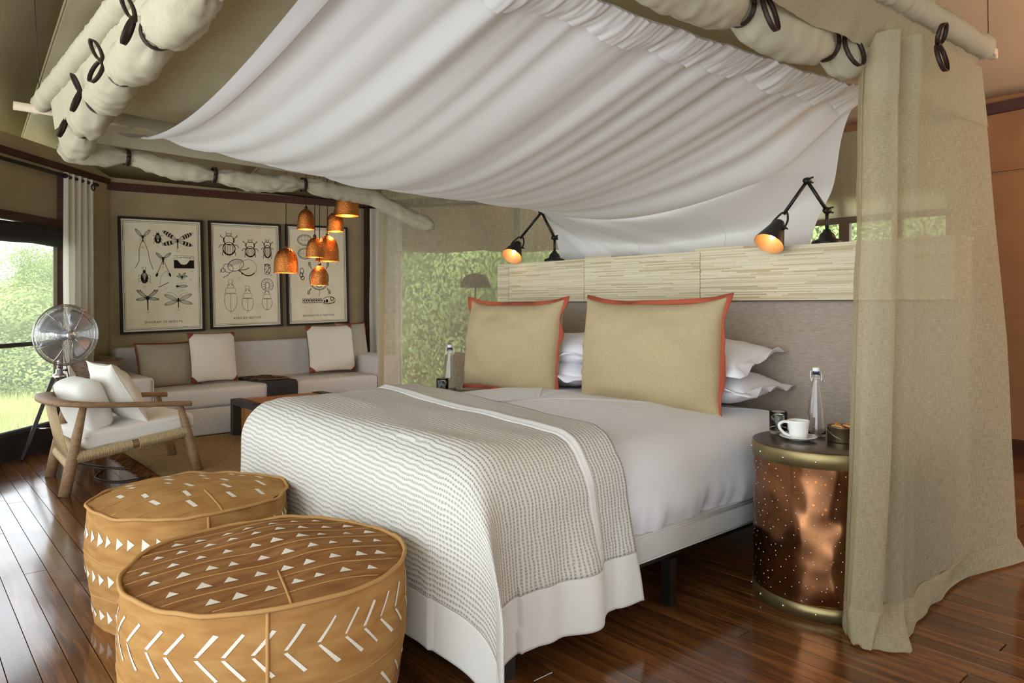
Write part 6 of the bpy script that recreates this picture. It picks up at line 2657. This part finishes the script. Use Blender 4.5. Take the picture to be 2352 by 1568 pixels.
for k in range(21):
    a = pi * k / 20
    q = rdir * (0.066 * cos(a)) + (-fd) * (0.058 * sin(a)) + V((0, 0, 0.052 - 0.040 * sin(a)))
    hr.append(TN + q)
G().tube(hr, 0.0035, 7).build('swing_handle', m_tin, tn)
for i, (dx, dy, dz, tx, lb) in enumerate(((-0.026, 0.0, 0.050, 50, 'golden biscuit standing at the left rim of the metal pot'), (0.02, -0.018, 0.064, 18, 'golden biscuit lying on top of the pile in the metal pot'),
                                          (-0.01, -0.026, 0.056, 38, 'golden biscuit leaning at the front of the metal pot'), (0.036, 0.012, 0.052, 55, 'golden biscuit tucked at the curtain side of the metal pot'),
                                          (0.0, 0.022, 0.056, 40, 'golden biscuit at the back of the metal pot'))):
    p = TN + rdir * dx + fd * dy + V((0, 0, dz))
    M = Matrix.Rotation(radians(tx), 3, fd + rdir * (0.4 * i - .6)) @ Matrix.Rotation(radians(i * 40), 3, 'Z')
    tag(G().lathe([(0.001, -0.004), (0.026, -0.004), (0.029, 0.0), (0.026, 0.004), (0.001, 0.0055)], p, 26, M, wob=lambda a, z: .001 * fbm(a * 3, i, 2)).build('biscuit', m_cookie), lb, 'biscuit', 'biscuits in the metal pot')

# ------------------------------------------------------------------ black jointed lamps on the headboard ledge
def desk_lamp(base, k1, elbow, neck, tip, R_, label, power):
    b = V(base)
    t = thing('swing_lamp', label, 'lamp', tuple(b))
    G().lathe([(0.075, 0), (0.078, 0.004), (0.078, 0.02), (0.070, 0.026), (0.045, 0.034), (0.040, 0.048), (0.036, 0.060), (0.022, 0.072), (0.016, 0.085)], b, 32).build('base', m_black, t)
    G().tube([b + V((0, 0, .07)), V(k1)], 0.0095, 10).build('stem', m_black, t)
    for p, nm in ((k1, 'lower_joint'), (elbow, 'upper_joint')):
        g = G()
        g.sphere(p, 0.020, 12, 8)
        ax = V((-1, 0, 0))
        g.tube([V(p) + ax * .022, V(p) - ax * .022], 0.015, 10)
        sd = V((0, -1, 0))
        g.tube([V(p) + sd * .012 + V((0, 0, .012)), V(p) + sd * .034 + V((0, 0, .016))], 0.005, 6)
        g.tube([V(p) + sd * .012 - V((0, 0, .008)), V(p) + sd * .034 - V((0, 0, .014))], 0.005, 6)
        g.build(nm, m_black, t)
    G().tube([k1, elbow], 0.0098, 10).build('arm', m_black, t)
    G().tube([elbow, neck], 0.0098, 10).build('arm', m_black, t)
    n_, e = V(neck), V(tip)
    ax = (e - n_).normalized()
    H_ = (e - n_).length
    top = n_ + ax * (0.30 * H_)
    sx = ax.cross(V((0.2, 0, 1))).normalized()
    sy = sx.cross(ax)
    M = Matrix((sx, sy, ax)).transposed()
    h = H_ * 0.70
    G().lathe([(0.018, -0.012), (0.026, -0.006), (R_ * .36, 0.0), (R_ * .40, 0.008), (R_ * .985, h - 0.006), (R_, h)], top, 40, M, cap1=False).build('shade', m_black, t)
    G().lathe([(R_ * .34, 0.006), (R_ * .965, h - 0.004), (R_ * .985, h + 0.0005)], top, 40, M, cap0=True, cap1=False).build('shade_lining', m_shade_in, t)
    # stirrup
    g = G()
    pts = catmull([top + sx * R_ * .62 + ax * (h * .30), top + sx * R_ * .60 - ax * .01, n_ + sx * R_ * .25 - ax * .006, n_ - ax * .010, n_ - sx * R_ * .25 - ax * .006, top - sx * R_ * .60 - ax * .01, top - sx * R_ * .62 + ax * (h * .30)], 6)
    g.tube(pts, 0.0058, 7)
    g.build('stirrup', m_black, t)
    g = G()
    for sgn in (-1, 1):
        p = top + sx * sgn * R_ * .66 + ax * (h * .30)
        g.sphere(p, 0.009, 8, 5)
        g.tube([p + sx * sgn * .008 + sy * .010, p + sx * sgn * .012 - sy * .012], 0.004, 6)
    g.build('wing_nut', m_black, t)
    bc = top + ax * (h * .52)
    G().lathe([(0.011, -0.04), (0.013, -0.02), (0.012, -0.015)], bc, 14, M).build('socket', m_brass, t)
    G().sphere(bc + ax * .008, 0.013, 12, 8, (1, 1, 1.0)).lathe([(0.009, -0.02), (0.014, 0.0), (0.013, .02), (0.004, .042), (.001, .046)], bc, 14, M).build('bulb', m_fil, t)
    lamp('reading_light', tuple(bc + ax * (h * .62)), power, (1.0, 0.74, 0.44), 0.015)
    return t


desk_lamp((3.78, 3.845, 1.570), (3.78, 3.845, 1.755), (3.74, 3.945, 1.955), (3.70, 4.143, 1.768), (3.575, 4.10, 1.620), 0.080, 'black jointed reading lamp at the far end of the headboard ledge', 0.07)
desk_lamp((3.79, 1.775, 1.570), (3.79, 1.775, 1.755), (3.73, 1.855, 1.918), (3.66, 1.952, 1.742), (3.53, 1.966, 1.575), 0.080, 'black jointed reading lamp at the near end of the headboard ledge', 0.07)

# ------------------------------------------------------------------ window curtains with rods
def eyelet_curtain(A, d, s0, s1, off, ztop, zbot, label, nf, seed, eyelets, spread=1.0):
    t = thing('window_curtain', label, 'curtain', tuple(wp(A, d, s0, off, 0)))
    g = G()

    def fn(u, v):
        s = lerp(s0, s1, u)
        s = lerp(s0, s, lerp(1.0, spread, v))
        f = 0.035 * sin(u * 2 * pi * nf) + 0.012 * fbm(u * 9, v * 2, seed)
        return wp(A, d, s + 0.012 * fbm(v * 3, u * 4, seed), off + f * (0.8 + .3 * v), lerp(ztop, zbot, v))
    g.grid(fn, int(nf * 16), 30)
    g.build('cloth', m_curtain_w, t)
    for k in range(eyelets):
        u = (k + .5) / nf / 2 * 1.0
        p = fn(u, 0.03)
        dd = (V(fn(u + .01, 0.03)) - V(fn(u - .01, .03))).normalized()
        nrm = dd.cross(V((0, 0, 1)))
        a1, a2 = dd, V((0, 0, 1))
        G().tube([V(p) + (a1 * cos(q) + a2 * sin(q)) * .027 - nrm * .004 for q in [2 * pi * i / 18 for i in range(18)]], 0.006, 6, closed=True).build('eyelet', m_black, t)
    return t


eyelet_curtain(LA, LD, 0.50, 0.95, -0.16, 2.395, 0.02, 'cream eyelet curtain drawn back beside the left window behind the fan', 5, 3, 2, 1.02)
ro = thing('curtain_rod', 'black curtain rod above the left screen window, end finial by the cream curtain', 'rod', tuple(lw(0.6, 0.16, 2.345)))
G().tube([lw(0.45, 0.16, 2.365), lw(5.6, 0.16, 2.365)], 0.016, 10).build('rod', m_black, ro)
G().sphere(lw(0.93, 0.16, 2.365), 0.028, 12, 8).build('finial', m_black, ro)
for s in (1.35, 3.0):
    G().tube([lw(s, 0.02, 2.40), lw(s, 0.16, 2.365)], 0.012, 8).build('bracket', m_black, ro)
eyelet_curtain(FA, FD, 0.10, 0.52, 0.13, 2.44, 0.02, 'cream curtain drawn back at the far window behind the sofa end', 5, 6, 0, 1.0)
r2 = thing('curtain_rod', 'short black curtain rod over the far window beside the corner post', 'rod', tuple(wp(FA, FD, 0.05, .13, 2.46)))
G().tube([wp(FA, FD, 0.02, .13, 2.46), wp(FA, FD, fl - .3, .13, 2.50)], 0.014, 8).build('rod', m_black, r2)

# ------------------------------------------------------------------ seen through the far curtain: floor lamp and chair
lx, ly = pp(1092, 6.45)
fl_ = thing('floor_lamp', 'floor lamp with grey dome shade, seen through the sheer far curtain', 'lamp', (lx, ly, 0))
zc = pzz(660, 6.45)
G().lathe([(0.137, zc), (0.139, zc + .003), (0.132, zc + .04), (0.110, zc + .085), (0.07, zc + .115), (0.02, zc + .128), (.001, zc + .129)], (lx, ly, 0), 36, cap0=False).build('shade', m_iron, fl_)
G().tube([(lx, ly, 0.02), (lx, ly, zc + .12)], 0.008, 8).build('pole', m_iron, fl_)
G().lathe([(0.14, 0.0), (0.14, 0.015), (0.02, 0.022)], (lx, ly, 0), 28).build('base', m_iron, fl_)
cx_, cy_ = pp(1062, 6.0)
dc = thing('dark_armchair', 'dark upholstered chair by the far window, dim behind the sheer curtain', 'chair', (cx_, cy_, 0))
Mr = Matrix.Rotation(radians(25), 3, 'Z')
m_dk = mat('dark_brown_cloth', '#574c45', 0.9)
G().rbox((cx_, cy_, 0.35), (0.62, 0.62, 0.2), 0.05, 3, Mr).build('seat', m_dk, dc)
G().rbox(V((cx_, cy_, 0.60)) + Mr @ V((0.27, 0, 0)), (0.12, 0.62, 0.46), 0.05, 3, Mr).build('backrest', m_dk, dc)
for sx_ in (-1, 1):
    for sy_ in (-1, 1):
        q = Mr @ V((sx_ * .25, sy_ * .25, 0))
        G().tube([(cx_ + q.x, cy_ + q.y, 0.27), (cx_ + q.x, cy_ + q.y, 0)], 0.018, 8).build('leg', m_darkwood, dc)
